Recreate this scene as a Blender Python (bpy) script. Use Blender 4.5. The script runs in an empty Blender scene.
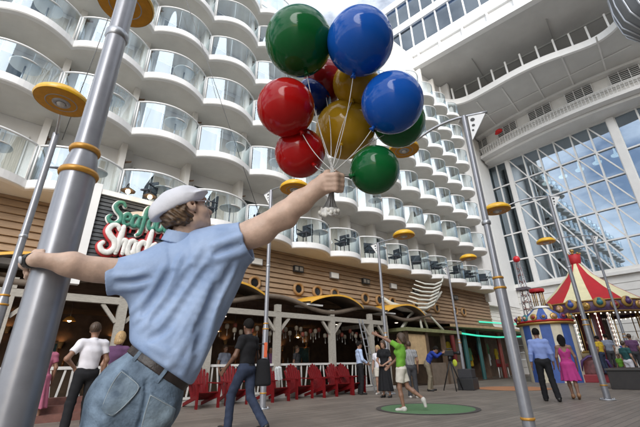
import bpy, bmesh, math, random
import numpy as np
from mathutils import Vector, Matrix
random.seed(4); RNG=np.random.RandomState(4)
sc=bpy.context.scene; COL=sc.collection
# ------------------------------------------------------------------ camera frame
FPX=359.; CX,CY=320.,213.5; H=1.0
def _r(x,y): return np.array([x-CX,-(y-CY),-FPX])
_up=_r(304,-638); _up/=np.linalg.norm(_up)
_x=_r(780,356.06); _x-=_up*_x.dot(_up); _x/=np.linalg.norm(_x)
_y=np.cross(_up,_x)
RM=np.stack([_x,_y,_up]); CC=np.array([0,0,H])
def gz(x,y,z=0.):            # point of the horizontal plane z
    d=RM@_r(x,y); return CC+d*(z-H)/d[2]
def oy(x,y,Y):               # point of the plane Y
    d=RM@_r(x,y); return CC+d*Y/d[1]
def ox(x,y,X):
    d=RM@_r(x,y); return CC+d*X/d[0]
def ad(x,y,d): return CC+RM@(_r(x,y)/FPX*d)
def V(p): return Vector([float(c) for c in p])
cam=bpy.data.cameras.new('camera'); co=bpy.data.objects.new('camera',cam); COL.objects.link(co)
m=Matrix.Identity(4)
for i in range(3):
    for j in range(3): m[i][j]=RM[i,j]
m[2][3]=H
co.matrix_world=m; cam.sensor_width=36; cam.lens=FPX/640*36; cam.clip_end=2000; cam.clip_start=.05
sc.camera=co
# ------------------------------------------------------------------ materials
MATS={}
def mat(name,rgb,rough=.6,metal=0.,var=0.,vs=8.,bump=0.,bs=40.,spec=.5,emit=0.,rgb2=None,coat=0.,stretch=None,detail=4):
    if name in MATS: return MATS[name]
    m=bpy.data.materials.new(name); m.use_nodes=True; nt=m.node_tree; b=nt.nodes['Principled BSDF']
    b.inputs['Base Color'].default_value=(*rgb,1); b.inputs['Roughness'].default_value=rough
    b.inputs['Metallic'].default_value=metal; b.inputs['Specular IOR Level'].default_value=spec
    b.inputs['Coat Weight'].default_value=coat; b.inputs['Coat Roughness'].default_value=.04
    if emit: b.inputs['Emission Color'].default_value=(*rgb,1); b.inputs['Emission Strength'].default_value=emit
    if var or bump:
        tc=nt.nodes.new('ShaderNodeTexCoord'); src=tc.outputs['Object']
        if stretch:
            mp=nt.nodes.new('ShaderNodeMapping'); mp.inputs['Scale'].default_value=stretch
            nt.links.new(src,mp.inputs['Vector']); src=mp.outputs['Vector']
    if var:
        n=nt.nodes.new('ShaderNodeTexNoise'); n.inputs['Scale'].default_value=vs; n.inputs['Detail'].default_value=detail; n.inputs['Roughness'].default_value=.6
        nt.links.new(src,n.inputs['Vector'])
        r=nt.nodes.new('ShaderNodeValToRGB'); r.color_ramp.elements[0].position=.3; r.color_ramp.elements[1].position=.7
        a=[max(0,c*(1-var)) for c in rgb]; c2=rgb2 or [min(1,c*(1+var)) for c in rgb]
        r.color_ramp.elements[0].color=(*a,1); r.color_ramp.elements[1].color=(*c2,1)
        nt.links.new(n.outputs['Fac'],r.inputs['Fac']); nt.links.new(r.outputs['Color'],b.inputs['Base Color'])
        mr=nt.nodes.new('ShaderNodeMapRange'); mr.inputs['To Min'].default_value=max(0,rough-.08); mr.inputs['To Max'].default_value=min(1,rough+.08)
        nt.links.new(n.outputs['Fac'],mr.inputs['Value']); nt.links.new(mr.outputs['Result'],b.inputs['Roughness'])
    if bump:
        n2=nt.nodes.new('ShaderNodeTexNoise'); n2.inputs['Scale'].default_value=bs; n2.inputs['Detail'].default_value=5
        nt.links.new(src,n2.inputs['Vector'])
        bp=nt.nodes.new('ShaderNodeBump'); bp.inputs['Strength'].default_value=bump; bp.inputs['Distance'].default_value=.01
        nt.links.new(n2.outputs['Fac'],bp.inputs['Height']); nt.links.new(bp.outputs['Normal'],b.inputs['Normal'])
    MATS[name]=m; return m
def glass(name,tint,refl=.12,rough=.01,ior=1.5):
    if name in MATS: return MATS[name]
    m=bpy.data.materials.new(name); m.use_nodes=True; nt=m.node_tree; nt.nodes.clear()
    o=nt.nodes.new('ShaderNodeOutputMaterial'); t=nt.nodes.new('ShaderNodeBsdfTransparent'); t.inputs['Color'].default_value=(*tint,1)
    g=nt.nodes.new('ShaderNodeBsdfGlossy'); g.inputs['Roughness'].default_value=rough; g.inputs['Color'].default_value=(.78,.89,1,1)
    f=nt.nodes.new('ShaderNodeFresnel'); f.inputs['IOR'].default_value=ior
    a=nt.nodes.new('ShaderNodeMath'); a.operation='ADD'; a.inputs[1].default_value=refl; a.use_clamp=True
    x=nt.nodes.new('ShaderNodeMixShader')
    nt.links.new(f.outputs[0],a.inputs[0]); nt.links.new(a.outputs[0],x.inputs[0]); nt.links.new(t.outputs[0],x.inputs[1]); nt.links.new(g.outputs[0],x.inputs[2])
    nt.links.new(x.outputs[0],o.inputs[0]); MATS[name]=m; return m
W_PAINT=mat('white ship paint',(.80,.795,.78),.5,var=.05,vs=1.2,bump=.05,bs=9)
W_BRIGHT=mat('white gloss paint',(.84,.84,.83),.35,var=.03,vs=3)
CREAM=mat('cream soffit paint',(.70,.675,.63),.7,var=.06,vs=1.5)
CREAM2=mat('warm white partition',(.74,.715,.67),.65,var=.05,vs=2)
RAILW=mat('white rail paint',(.78,.78,.77),.35)
GLASS=glass('clear balcony glass',(.93,.97,.98),.042,.01,1.25)
GLASSD=mat('dark door glass',(.035,.045,.045),.05,spec=.8)
CURTAIN=mat('beige curtain',(.55,.51,.44),.9,var=.2,vs=6,stretch=(8,8,.3))
FROST=mat('frosted divider',(.70,.74,.72),.35)
STEEL=mat('brushed grey pole paint',(.29,.295,.32),.33,metal=.4,var=.07,vs=14,coat=.2,detail=8)
STEEL2=mat('galvanised steel',(.42,.43,.45),.35,metal=.7,var=.08,vs=12)
GOLD=mat('orange gold collar',(.55,.27,.04),.35,metal=.3,var=.1,vs=30)
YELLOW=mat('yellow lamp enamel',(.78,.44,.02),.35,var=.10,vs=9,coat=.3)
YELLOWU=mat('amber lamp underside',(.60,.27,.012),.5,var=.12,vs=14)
WOODT=mat('tan cladding',(.33,.225,.14),.6,var=.22,vs=3,bump=.15,bs=20,stretch=(1,4,14))
WOODD=mat('dark brown timber',(.10,.065,.04),.6,var=.25,vs=5)
MOLD=mat('grey brown moulding',(.16,.125,.095),.55,var=.2,vs=5)
GREYW=mat('weathered grey timber',(.37,.345,.30),.75,var=.18,vs=6,bump=.2,bs=30,stretch=(2,2,9))
FENCE=mat('pale picket paint',(.62,.61,.58),.6,var=.08,vs=9)
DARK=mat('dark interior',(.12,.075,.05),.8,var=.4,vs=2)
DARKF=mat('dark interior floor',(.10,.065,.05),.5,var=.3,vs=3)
BLACK=mat('black plastic',(.012,.012,.013),.45)
RED=mat('red chair paint',(.15,.006,.008),.6,spec=.2,var=.15,vs=10,coat=.1)
BULB=mat('warm bulb',(1,.74,.40),.4,emit=16)
BULBW=mat('white bulb',(1,.88,.7),.4,emit=2.6)
NEON=mat('green neon',(.04,.52,.34),.4,emit=1.0)
STRINGM=mat('pale string',(.62,.61,.58),.6)
# ------------------------------------------------------------------ objects
def link(o,parent=None):
    COL.objects.link(o)
    if parent is not None: o.parent=parent
    return o
def tag(o,label=None,cat=None,group=None,kind=None):
    if label: o['label']=label
    if cat: o['category']=cat
    if group: o['group']=group
    if kind: o['kind']=kind
    return o
def empty(name,loc=(0,0,0),rz=0.,label=None,cat=None,group=None):
    o=bpy.data.objects.new(name,None); o.empty_display_size=.2; link(o); o.location=V(loc); o.rotation_euler=(0,0,rz)
    return tag(o,label,cat,group)
def copy_tree(o,parent=None):
    c=o.copy(); COL.objects.link(c)
    if parent is not None: c.parent=parent
    for ch in list(o.children): copy_tree(ch,c)
    return c
class MB:
    def __init__(s): s.v=[]; s.f=[]; s.mi=[]; s.sm=[]
    def add(s,vs,fs,mi=0,smooth=False):
        b=len(s.v); s.v+= [tuple(float(c) for c in p) for p in vs]
        for f in fs: s.f.append([b+i for i in f]); s.mi.append(mi); s.sm.append(smooth)
        return s
    def hexa(s,p,mi=0):
        return s.add(p,[(0,3,2,1),(4,5,6,7),(0,1,5,4),(1,2,6,5),(2,3,7,6),(3,0,4,7)],mi)
    def box(s,lo,hi,mi=0,bev=0.):
        x0,y0,z0=lo; x1,y1,z1=hi
        if bev<=0: return s.hexa([(x0,y0,z0),(x1,y0,z0),(x1,y1,z0),(x0,y1,z0),(x0,y0,z1),(x1,y0,z1),(x1,y1,z1),(x0,y1,z1)],mi)
        bm=bmesh.new(); bmesh.ops.create_cube(bm,size=1)
        for v in bm.verts: v.co=Vector((x0+(v.co.x+.5)*(x1-x0),y0+(v.co.y+.5)*(y1-y0),z0+(v.co.z+.5)*(z1-z0)))
        bmesh.ops.bevel(bm,geom=bm.edges[:],offset=bev,segments=2,affect='EDGES',profile=.6)
        bm.verts.index_update(); s.add([v.co for v in bm.verts],[[v.index for v in f.verts] for f in bm.faces],mi,False); bm.free(); return s
    def bar(s,a,b,w,t,up=(0,0,1),mi=0):   # rectangular bar from a to b, w across, t along up
        a,b,up=V(a),V(b),V(up); d=(b-a).normalized(); sd=d.cross(up)
        if sd.length<1e-4: sd=d.cross(Vector((1,0,0)))
        sd.normalize(); u=sd.cross(d).normalized(); sd*=w/2; u*=t/2
        return s.hexa([a-sd-u,a+sd-u,b+sd-u,b-sd-u,a-sd+u,a+sd+u,b+sd+u,b-sd+u],mi)
    def tube(s,pts,r,n=8,mi=0,caps=True,smooth=True):
        P=[V(p) for p in pts]; R=r if isinstance(r,(list,tuple)) else [r]*len(P)
        vs=[];fs=[]; prev=None
        for i,p in enumerate(P):
            d=(P[min(i+1,len(P)-1)]-P[max(i-1,0)]).normalized()
            if prev is None:
                a=d.cross(Vector((0,0,1))); 
                if a.length<1e-3: a=d.cross(Vector((1,0,0)))
                a.normalize()
            else: a=(prev-d*prev.dot(d)).normalized()
            prev=a; b=d.cross(a)
            for k in range(n):
                t=2*math.pi*k/n; vs.append(p+(a*math.cos(t)+b*math.sin(t))*R[i])
        for i in range(len(P)-1):
            for k in range(n): fs.append((i*n+k,i*n+(k+1)%n,(i+1)*n+(k+1)%n,(i+1)*n+k))
        if caps: fs+= [tuple(range(n))[::-1],tuple(range((len(P)-1)*n,len(P)*n))]
        return s.add(vs,fs,mi,smooth)
    def lathe(s,prof,c=(0,0,0),n=32,axis=(0,0,1),mi=0,smooth=True):
        ax=V(axis).normalized(); a=ax.cross(Vector((0,1,0)))
        if a.length<1e-3: a=ax.cross(Vector((1,0,0)))
        a.normalize(); b=ax.cross(a); c=V(c); vs=[];fs=[]
        for (r,z) in prof:
            for k in range(n):
                t=2*math.pi*k/n; vs.append(c+ax*z+(a*math.cos(t)+b*math.sin(t))*max(r,1e-4))
        for i in range(len(prof)-1):
            for k in range(n): fs.append((i*n+k,i*n+(k+1)%n,(i+1)*n+(k+1)%n,(i+1)*n+k))
        return s.add(vs,fs,mi,smooth)
    def ball(s,c,r,n=16,mi=0,sq=(1,1,1)):
        vs=[];fs=[];m=n//2
        for i in range(m+1):
            p=math.pi*i/m
            for k in range(n):
                t=2*math.pi*k/n; vs.append((c[0]+r*sq[0]*math.sin(p)*math.cos(t),c[1]+r*sq[1]*math.sin(p)*math.sin(t),c[2]+r*sq[2]*math.cos(p)))
        for i in range(m):
            for k in range(n): fs.append((i*n+k,(i+1)*n+k,(i+1)*n+(k+1)%n,i*n+(k+1)%n))
        return s.add(vs,fs,mi,True)
    def prism(s,out,z0,z1,mi=0,M=None):
        n=len(out); vs=[(x,y,z0) for x,y in out]+[(x,y,z1) for x,y in out]
        if M is not None: vs=[M(p) for p in vs]
        return s.add(vs,[tuple(range(n))[::-1],tuple(range(n,2*n))]+[(i,(i+1)%n,n+(i+1)%n,n+i) for i in range(n)],mi)
    def build(s,name,mats,parent=None,bevel=0.):
        me=bpy.data.meshes.new(name); me.from_pydata(s.v,[],s.f)
        for mm in (mats if isinstance(mats,(list,tuple)) else [mats]): me.materials.append(mm)
        me.polygons.foreach_set('material_index',s.mi); me.polygons.foreach_set('use_smooth',s.sm)
        me.validate(); me.update()
        bm=bmesh.new(); bm.from_mesh(me); bmesh.ops.recalc_face_normals(bm,faces=bm.faces[:]); bm.to_mesh(me); bm.free()
        return link(bpy.data.objects.new(name,me),parent)
# ------------------------------------------------------------------ smooth solids (signed distance, surface nets)
def _n(v): v=np.array(v,float); return v/np.linalg.norm(v)
class SDF:
    def __init__(s): s.ops=[]
    def put(s,op,fn,lo,hi,k): s.ops.append((op,fn,np.array(lo,float),np.array(hi,float),k)); return s
    def cap(s,a,b,ra,rb,k=.03,op='+'):
        a=np.array(a,float);b=np.array(b,float);ba=b-a;L=ba.dot(ba)+1e-12
        def fn(P):
            q=[P[i]-a[i] for i in range(3)]; t=np.clip((q[0]*ba[0]+q[1]*ba[1]+q[2]*ba[2])/L,0,1)
            return np.sqrt(sum((q[i]-ba[i]*t)**2 for i in range(3)))-(ra+(rb-ra)*t)
        r=max(ra,rb); return s.put(op,fn,np.minimum(a,b)-r,np.maximum(a,b)+r,k)
    def chain(s,pts,rs,k=.02,op='+'):
        for i in range(len(pts)-1): s.cap(pts[i],pts[i+1],rs[i],rs[i+1],k,op)
        return s
    def flat(s,a,b,ra,rb,k=.03,op='+',side=None,kx=1.):   # flat-ended cone; side direction stretched by kx
        a=np.array(a,float);b=np.array(b,float);ba=b-a;L2=ba.dot(ba);L=math.sqrt(L2)
        sd=None if side is None else _n(np.array(side)-ba*(np.dot(side,ba)/L2))
        def fn(P):
            q=[P[i]-a[i] for i in range(3)]; t=(q[0]*ba[0]+q[1]*ba[1]+q[2]*ba[2])/L2; tc=np.clip(t,0,1)
            w=[q[i]-ba[i]*t for i in range(3)]
            if sd is not None:
                dd=w[0]*sd[0]+w[1]*sd[1]+w[2]*sd[2]; w=[w[i]-sd[i]*dd*(1-1/kx) for i in range(3)]
            rad=np.sqrt(w[0]**2+w[1]**2+w[2]**2)-(ra+(rb-ra)*tc)
            return np.maximum(rad,np.maximum(-t*L,(t-1)*L))
        r=max(ra,rb)*max(1,kx); return s.put(op,fn,np.minimum(a,b)-r,np.maximum(a,b)+r,k)
    def ecap(s,a,b,ra,rb,side,kxa,kxb,k=.05,op='+'):      # rounded, side direction stretched
        a=np.array(a,float);b=np.array(b,float);ba=b-a;L2=ba.dot(ba)
        sd=_n(np.array(side)-ba*(np.dot(side,ba)/L2))
        def fn(P):
            q=[P[i]-a[i] for i in range(3)]; t=np.clip((q[0]*ba[0]+q[1]*ba[1]+q[2]*ba[2])/L2,0,1)
            w=[q[i]-ba[i]*t for i in range(3)]; kx=kxa+(kxb-kxa)*t
            dd=(w[0]*sd[0]+w[1]*sd[1]+w[2]*sd[2])*(1-1/kx); w=[w[i]-sd[i]*dd for i in range(3)]
            return np.sqrt(w[0]**2+w[1]**2+w[2]**2)-(ra+(rb-ra)*t)
        r=max(ra,rb)*max(kxa,kxb); return s.put(op,fn,np.minimum(a,b)-r,np.maximum(a,b)+r,k)
    def ell(s,c,r,k=.03,op='+',ax=None):
        c=np.array(c,float);r=np.array(r,float)*np.ones(3); A=np.eye(3) if ax is None else np.array([_n(v) for v in ax])
        def fn(P):
            q=[P[i]-c[i] for i in range(3)]; u=[q[0]*A[j][0]+q[1]*A[j][1]+q[2]*A[j][2] for j in range(3)]
            k0=np.sqrt(sum((u[j]/r[j])**2 for j in range(3))); k1=np.sqrt(sum((u[j]/r[j]**2)**2 for j in range(3)))+1e-9
            return k0*(k0-1)/k1
        R=max(r); return s.put(op,fn,c-R,c+R,k)
    def half(s,p,nrm,op='&',k=.0):                        # keeps the side nrm points away from
        p=np.array(p,float);nrm=_n(nrm)
        return s.put(op,lambda P:sum((P[i]-p[i])*nrm[i] for i in range(3)),(-99,)*3,(99,)*3,k)
    def warp(s,fn): return s.put('w',fn,(-99,)*3,(99,)*3,0)
    @staticmethod
    def comb(F,d,op,k):
        if op=='+':
            if k<=0: return np.minimum(F,d)
            h=np.maximum(k-np.abs(F-d),0)/k; return np.minimum(F,d)-h*h*k*.25
        if op=='-': d=-d
        if op=='w': return F+d
        if k<=0: return np.maximum(F,d)
        h=np.maximum(k-np.abs(F-d),0)/k; return np.maximum(F,d)+h*h*k*.25
    def at(s,P):
        F=np.full(np.shape(P[0]),9.)
        for op,fn,lo,hi,k in s.ops: F=s.comb(F,fn(P),op,k)
        return F
    def mesh(s,name,h,mats,parent=None,mfn=None):
        adds=[o for o in s.ops if o[0]=='+']
        lo=np.min([o[2] for o in adds],0)-3*h; hi=np.max([o[3] for o in adds],0)+3*h
        for o in s.ops:
            if o[0]=='+' : lo=np.minimum(lo,o[2]-o[4]*.3-3*h); hi=np.maximum(hi,o[3]+o[4]*.3+3*h)
        n=np.ceil((hi-lo)/h).astype(int)+1
        ax=[(lo[i]+h*np.arange(n[i])).astype(np.float32) for i in range(3)]
        F=np.full(n,1.,np.float32)
        for op,fn,l,hh,k in s.ops:
            i0=np.clip(((l-k-2*h-lo)/h).astype(int),0,n-1); i1=np.clip(np.ceil((hh+k+2*h-lo)/h).astype(int)+1,1,n)
            sl=tuple(slice(i0[i],i1[i]) for i in range(3))
            P=np.meshgrid(*[ax[i][sl[i]] for i in range(3)],indexing='ij',sparse=True)
            F[sl]=s.comb(F[sl],fn(P),op,k)
        S=F<0
        c=[S[i:n[0]-1+i,j:n[1]-1+j,k:n[2]-1+k] for i in (0,1) for j in (0,1) for k in (0,1)]
        cnt=sum(x.astype(np.int8) for x in c); act=(cnt>0)&(cnt<8); I=np.argwhere(act)
        if len(I)==0: return None
        acc=np.zeros((len(I),3)); m=np.zeros(len(I))
        corner=[(i,j,k) for i in (0,1) for j in (0,1) for k in (0,1)]
        val={q:F[I[:,0]+q[0],I[:,1]+q[1],I[:,2]+q[2]] for q in corner}
        for q in corner:
            for a in range(3):
                if q[a]==0:
                    q2=list(q); q2[a]=1; q2=tuple(q2); va,vb=val[q],val[q2]; e=(va<0)!=(vb<0)
                    t=np.where(e,va/np.where(e,va-vb,1),0); p=np.tile(np.array(q,float),(len(I),1)); p[:,a]+=t
                    acc[e]+=p[e]; m[e]+=1
        vs=lo+h*(I+acc/m[:,None])
        vid=np.full(act.shape,-1,int); vid[act]=np.arange(len(I)); Q=[]
        for a in range(3):
            b,cx=(a+1)%3,(a+2)%3
            s0=[slice(None)]*3; s1=[slice(None)]*3; s0[a]=slice(0,-1); s1[a]=slice(1,None)
            A,B=S[tuple(s0)],S[tuple(s1)]; E=np.argwhere(A!=B); E=E[(E[:,b]>0)&(E[:,cx]>0)&(E[:,b]<n[b]-1)&(E[:,cx]<n[cx]-1)]
            if len(E)==0: continue
            def cell(db,dc):
                T=E.copy(); T[:,b]-=db; T[:,cx]-=dc; return vid[T[:,0],T[:,1],T[:,2]]
            q=np.stack([cell(1,1),cell(0,1),cell(0,0),cell(1,0)],1); fl=~A[E[:,0],E[:,1],E[:,2]]; q[fl]=q[fl][:,::-1]; Q.append(q)
        Q=np.concatenate(Q); Q=Q[(Q>=0).all(1)]
        me=bpy.data.meshes.new(name); me.from_pydata(vs.tolist(),[],Q.tolist())
        for mm in (mats if isinstance(mats,(list,tuple)) else [mats]): me.materials.append(mm)
        me.polygons.foreach_set('use_smooth',[True]*len(Q))
        if mfn is not None:
            ce=vs[Q].mean(1); me.polygons.foreach_set('material_index',mfn(ce).astype(int).tolist())
        me.update(); return link(bpy.data.objects.new(name,me),parent)
# ------------------------------------------------------------------ world, sun
def world():
    w=bpy.data.worlds.new('World'); sc.world=w; w.use_nodes=True; nt=w.node_tree; bg=nt.nodes['Background']
    sky=nt.nodes.new('ShaderNodeTexSky'); sky.sky_type='NISHITA'; sky.sun_disc=False
    sky.sun_elevation=math.radians(28); sky.sun_rotation=math.radians(219); sky.altitude=0; sky.dust_density=2
    tc=nt.nodes.new('ShaderNodeTexCoord'); n=nt.nodes.new('ShaderNodeTexNoise'); n.inputs['Scale'].default_value=2.3; n.inputs['Detail'].default_value=7; n.inputs['Roughness'].default_value=.58
    mp=nt.nodes.new('ShaderNodeMapping'); mp.inputs['Scale'].default_value=(1,1,2.2)
    r=nt.nodes.new('ShaderNodeValToRGB'); r.color_ramp.elements[0].position=.40; r.color_ramp.elements[1].position=.58
    mx=nt.nodes.new('ShaderNodeMixRGB'); mx.inputs['Color2'].default_value=(10.6,11.1,11.8,1)
    nt.links.new(tc.outputs['Generated'],mp.inputs['Vector']); nt.links.new(mp.outputs['Vector'],n.inputs['Vector']); nt.links.new(n.outputs['Fac'],r.inputs['Fac'])
    nt.links.new(r.outputs['Color'],mx.inputs['Fac']); nt.links.new(sky.outputs['Color'],mx.inputs['Color1'])
    nt.links.new(mx.outputs['Color'],bg.inputs['Color']); bg.inputs['Strength'].default_value=.13
world()
sl=bpy.data.lights.new('sun','SUN'); sl.energy=2.3; sl.angle=math.radians(42); sl.color=(1,.985,.965)
so=link(bpy.data.objects.new('sun',sl)); 
_sd=Vector((-.55,-.68,.46)); so.rotation_euler=_sd.to_track_quat('Z','Y').to_euler(); so.location=(0,-5,30)
sc.view_settings.view_transform='Standard'; sc.view_settings.look='None'; sc.view_settings.exposure=.42; sc.view_settings.gamma=1
sc.cycles.max_bounces=8; sc.cycles.transparent_max_bounces=16
# ------------------------------------------------------------------ deck
def deck_mat():
    m=bpy.data.materials.new('timber deck'); m.use_nodes=True; nt=m.node_tree; b=nt.nodes['Principled BSDF']
    tc=nt.nodes.new('ShaderNodeTexCoord'); br=nt.nodes.new('ShaderNodeTexBrick')
    br.inputs['Scale'].default_value=1; br.inputs['Brick Width'].default_value=2.6; br.inputs['Row Height'].default_value=.15; br.inputs['Mortar Size'].default_value=.006
    br.inputs['Color1'].default_value=(.26,.218,.182,1); br.inputs['Color2'].default_value=(.19,.16,.135,1); br.inputs['Mortar'].default_value=(.085,.073,.065,1); br.inputs['Bias'].default_value=-.1
    n=nt.nodes.new('ShaderNodeTexNoise'); n.inputs['Scale'].default_value=1.1; n.inputs['Detail'].default_value=8; n.inputs['Roughness'].default_value=.65
    r=nt.nodes.new('ShaderNodeMapRange'); r.inputs['To Min'].default_value=.42; r.inputs['To Max'].default_value=1.4
    mx=nt.nodes.new('ShaderNodeMixRGB'); mx.blend_type='MULTIPLY'; mx.inputs['Fac'].default_value=1
    nt.links.new(tc.outputs['Object'],br.inputs['Vector']); nt.links.new(tc.outputs['Object'],n.inputs['Vector']); nt.links.new(n.outputs['Fac'],r.inputs['Value'])
    nt.links.new(br.outputs['Color'],mx.inputs['Color1']); nt.links.new(r.outputs['Result'],mx.inputs['Color2']); nt.links.new(mx.outputs['Color'],b.inputs['Base Color'])
    r2=nt.nodes.new('ShaderNodeMapRange'); r2.inputs['To Min'].default_value=.35; r2.inputs['To Max'].default_value=.7
    nt.links.new(n.outputs['Fac'],r2.inputs['Value']); nt.links.new(r2.outputs['Result'],b.inputs['Roughness'])
    bp=nt.nodes.new('ShaderNodeBump'); bp.inputs['Strength'].default_value=.4; bp.inputs['Distance'].default_value=.006; bp.invert=True
    nt.links.new(br.outputs['Fac'],bp.inputs['Height']); nt.links.new(bp.outputs['Normal'],b.inputs['Normal']); return m
o=MB().add([(-150,-150,0),(200,-150,0),(200,150,0),(-150,150,0)],[(0,1,2,3)]).build('ground',deck_mat()); tag(o,'grey brown timber plank promenade deck','deck',kind='structure')
def disc(name,c,r,mm,rim,label):
    t=empty(name,(c[0],c[1],0),0,label,'floor disc')
    a=MB(); a.lathe([(0,.008),(r*.9,.008)],n=64,smooth=False); a.build('mat',mm,t)
    a=MB(); a.lathe([(r*.9,.0085),(r*.9,.0085),(r,.0085)],n=64,smooth=False); a.build('border_ring',rim,t)
RUBG=mat('green rubber',(.10,.20,.09),.85,var=.15,vs=30,bump=.2,bs=200); RUBO=mat('orange rubber',(.42,.19,.09),.85,var=.15,vs=30,bump=.2,bs=200)
RIM=mat('dark rubber border',(.07,.06,.055),.8,var=.2,vs=20)
c=gz(427,408.6); disc('play_disc',c,1.2,RUBG,RIM,'green round rubber disc set into the deck under the woman in green')
c=gz(513,388.5); disc('play_disc',c,1.35,RUBO,RUBO,'orange round rubber disc set into the deck before the striped booth')
# ------------------------------------------------------------------ cabin block on the left
NX=[-6.9,-4.8,-2.62,-.47,1.68,3.88,6.1,8.25,10.36,12.3,14.25,16.18,18.07,19.95,21.8,23.65,25.5]
ROWS=[5.42,8.1,10.5,12.8,15.1,17.4,19.7]
BY=11.5; WY=12.75
bld=empty('cabin_block',(0,WY,0),0,'white block of cabins with tiers of scalloped balconies on the left','building')
def P(mb,name,mats,parent=None): 
    o=mb.build(name,mats); o.parent=parent or bld; o.matrix_parent_inverse=Matrix.Identity(4)
    if parent is None or parent is bld: o.location=(0,-WY,0)
    return o
w=MB()
w.box((-9,WY,4.9),(30.6,WY+.3,20.0)); w.box((17.9,WY+.002,20.002),(30.6,WY+.3,26))
w.box((-9,WY-.05,19.85),(17.9,WY+.4,20.2))
w.box((25.62,11.9,4.9),(25.9,WY,24.5))
P(w,'back_wall',W_PAINT)
a=MB()
for x in NX[:-1]:
    a.box((x-.09,12.15,5.55),(x+.09,WY-.001,20 if x<18 else 24),0)
P(a,'partition_wall',CREAM2)
a=MB()
for x in NX[:-1]:
    a.box((x+.10,12.55,5.6),(x+.34,WY-.002,19.8),0)
P(a,'pilaster',W_PAINT)
wd=2.1
def arc(x,off=0.): 
    t=min(max(x/wd,0),1); return -.52*math.sin(math.pi*t)**.8+off
def bal_slab():
    b=MB(); N=18; xs=[wd*i/N for i in range(N+1)]
    ring=[(0,.0,.05),(0,.0,.27)]
    vs=[];
    prof=[(.16,0.0),(.03,.015),(0,.045),(0,.27)]
    for x in xs:
        for (o,z) in prof: vs.append((x,arc(x)+o,z))
    n=len(prof); fs=[]
    for i in range(N):
        for k in range(n-1): fs.append((i*n+k,(i+1)*n+k,(i+1)*n+k+1,i*n+k+1))
    b.add(vs,fs,0,False)
    # soffit and floor
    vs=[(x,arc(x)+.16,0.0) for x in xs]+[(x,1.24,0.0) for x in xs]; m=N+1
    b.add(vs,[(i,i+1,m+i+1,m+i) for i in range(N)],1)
    vs=[(x,arc(x),.27) for x in xs]+[(x,1.24,.27) for x in xs]
    b.add(vs,[(i,i+1,m+i+1,m+i) for i in range(N)],0)
    return b
def bal_glass():
    b=MB(); N=14; xs=[.07+(wd-.14)*i/N for i in range(N+1)]; m=N+1
    vs=[(x,arc(x,.05),.29) for x in xs]+[(x,arc(x,.05),1.32) for x in xs]
    vs+=[(x,arc(x,.062),.29) for x in xs]+[(x,arc(x,.062),1.32) for x in xs]
    fs=[]
    for i in range(N): fs+=[(i,i+1,m+i+1,m+i),(2*m+i,3*m+i,3*m+i+1,2*m+i+1)]
    return b.add(vs,fs,0,True)
def bal_rail():
    b=MB(); xs=[.03+(wd-.06)*i/14 for i in range(15)]
    b.tube([(x,arc(x,.055),1.36) for x in xs],.032,6)
    for x in (.035,wd-.035): b.tube([(x,arc(x,.055),.27),(x,arc(x,.055),1.37)],.022,6)
    for x in (wd*.34,wd*.67): b.tube([(x,arc(x,.075),.27),(x,arc(x,.075),1.35)],.009,5)
    return b
def bal_div():
    b=MB(); b.box((-.018,.08,.271),(.018,.64,1.34)); b.box((-.03,.03,.272),(.03,.079,1.38)); return b
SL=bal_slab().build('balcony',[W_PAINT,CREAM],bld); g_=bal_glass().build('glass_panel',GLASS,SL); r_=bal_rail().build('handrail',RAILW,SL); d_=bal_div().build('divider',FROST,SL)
bl=MB(); bl.hexa([(.10,.80,2.02),(.30,.80,2.12),(.30,.86,2.12),(.10,.86,2.02),(.10,.80,2.08),(.30,.80,2.16),(.30,.86,2.16),(.10,.86,2.08)]); bl.box((.093,.77,1.92),(.12,.89,2.14)); bl.build('bracket_lamp',mat('bronze bracket',(.20,.12,.07),.5),SL)
def door_mb():
    b=MB(); b.box((.42,-.045,.30),(1.78,-.001,2.2)); return b
DR=door_mb().build('balcony_door',RAILW,bld)
p=MB(); p.box((.47,-.055,.34),(1.12,-.046,2.14)); PN=p.build('pane',GLASSD,DR)
cu=MB()
for i in range(12): cu.box((1.16+i*.0475,-.060-.004*(i%2),.36),(1.2065+i*.0475,-.046,2.06))
CU=cu.build('curtain',CURTAIN,DR)
first=True; cells=[]
for ri,z in enumerate(ROWS):
    for k in range(len(NX)-1):
        x0,x1=NX[k],NX[k+1]
        if ri>=6 and x0<17.9: continue
        if x0<-5 and (ri<3): continue
        if x0<-5.5 and ri<5: continue
        cells.append((ri,k,z,x0,x1))
for i,(ri,k,z,x0,x1) in enumerate(cells[:100]):
    s=SL if i==0 else copy_tree(SL,bld); d=DR if i==0 else copy_tree(DR,bld)
    s.location=(x0,BY-WY,z+.0007*k); s.scale=((x1-x0)/wd,1,1)
    d.location=(x0,0,z+.0007*k); d.scale=((x1-x0)/wd,1,1)
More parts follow.
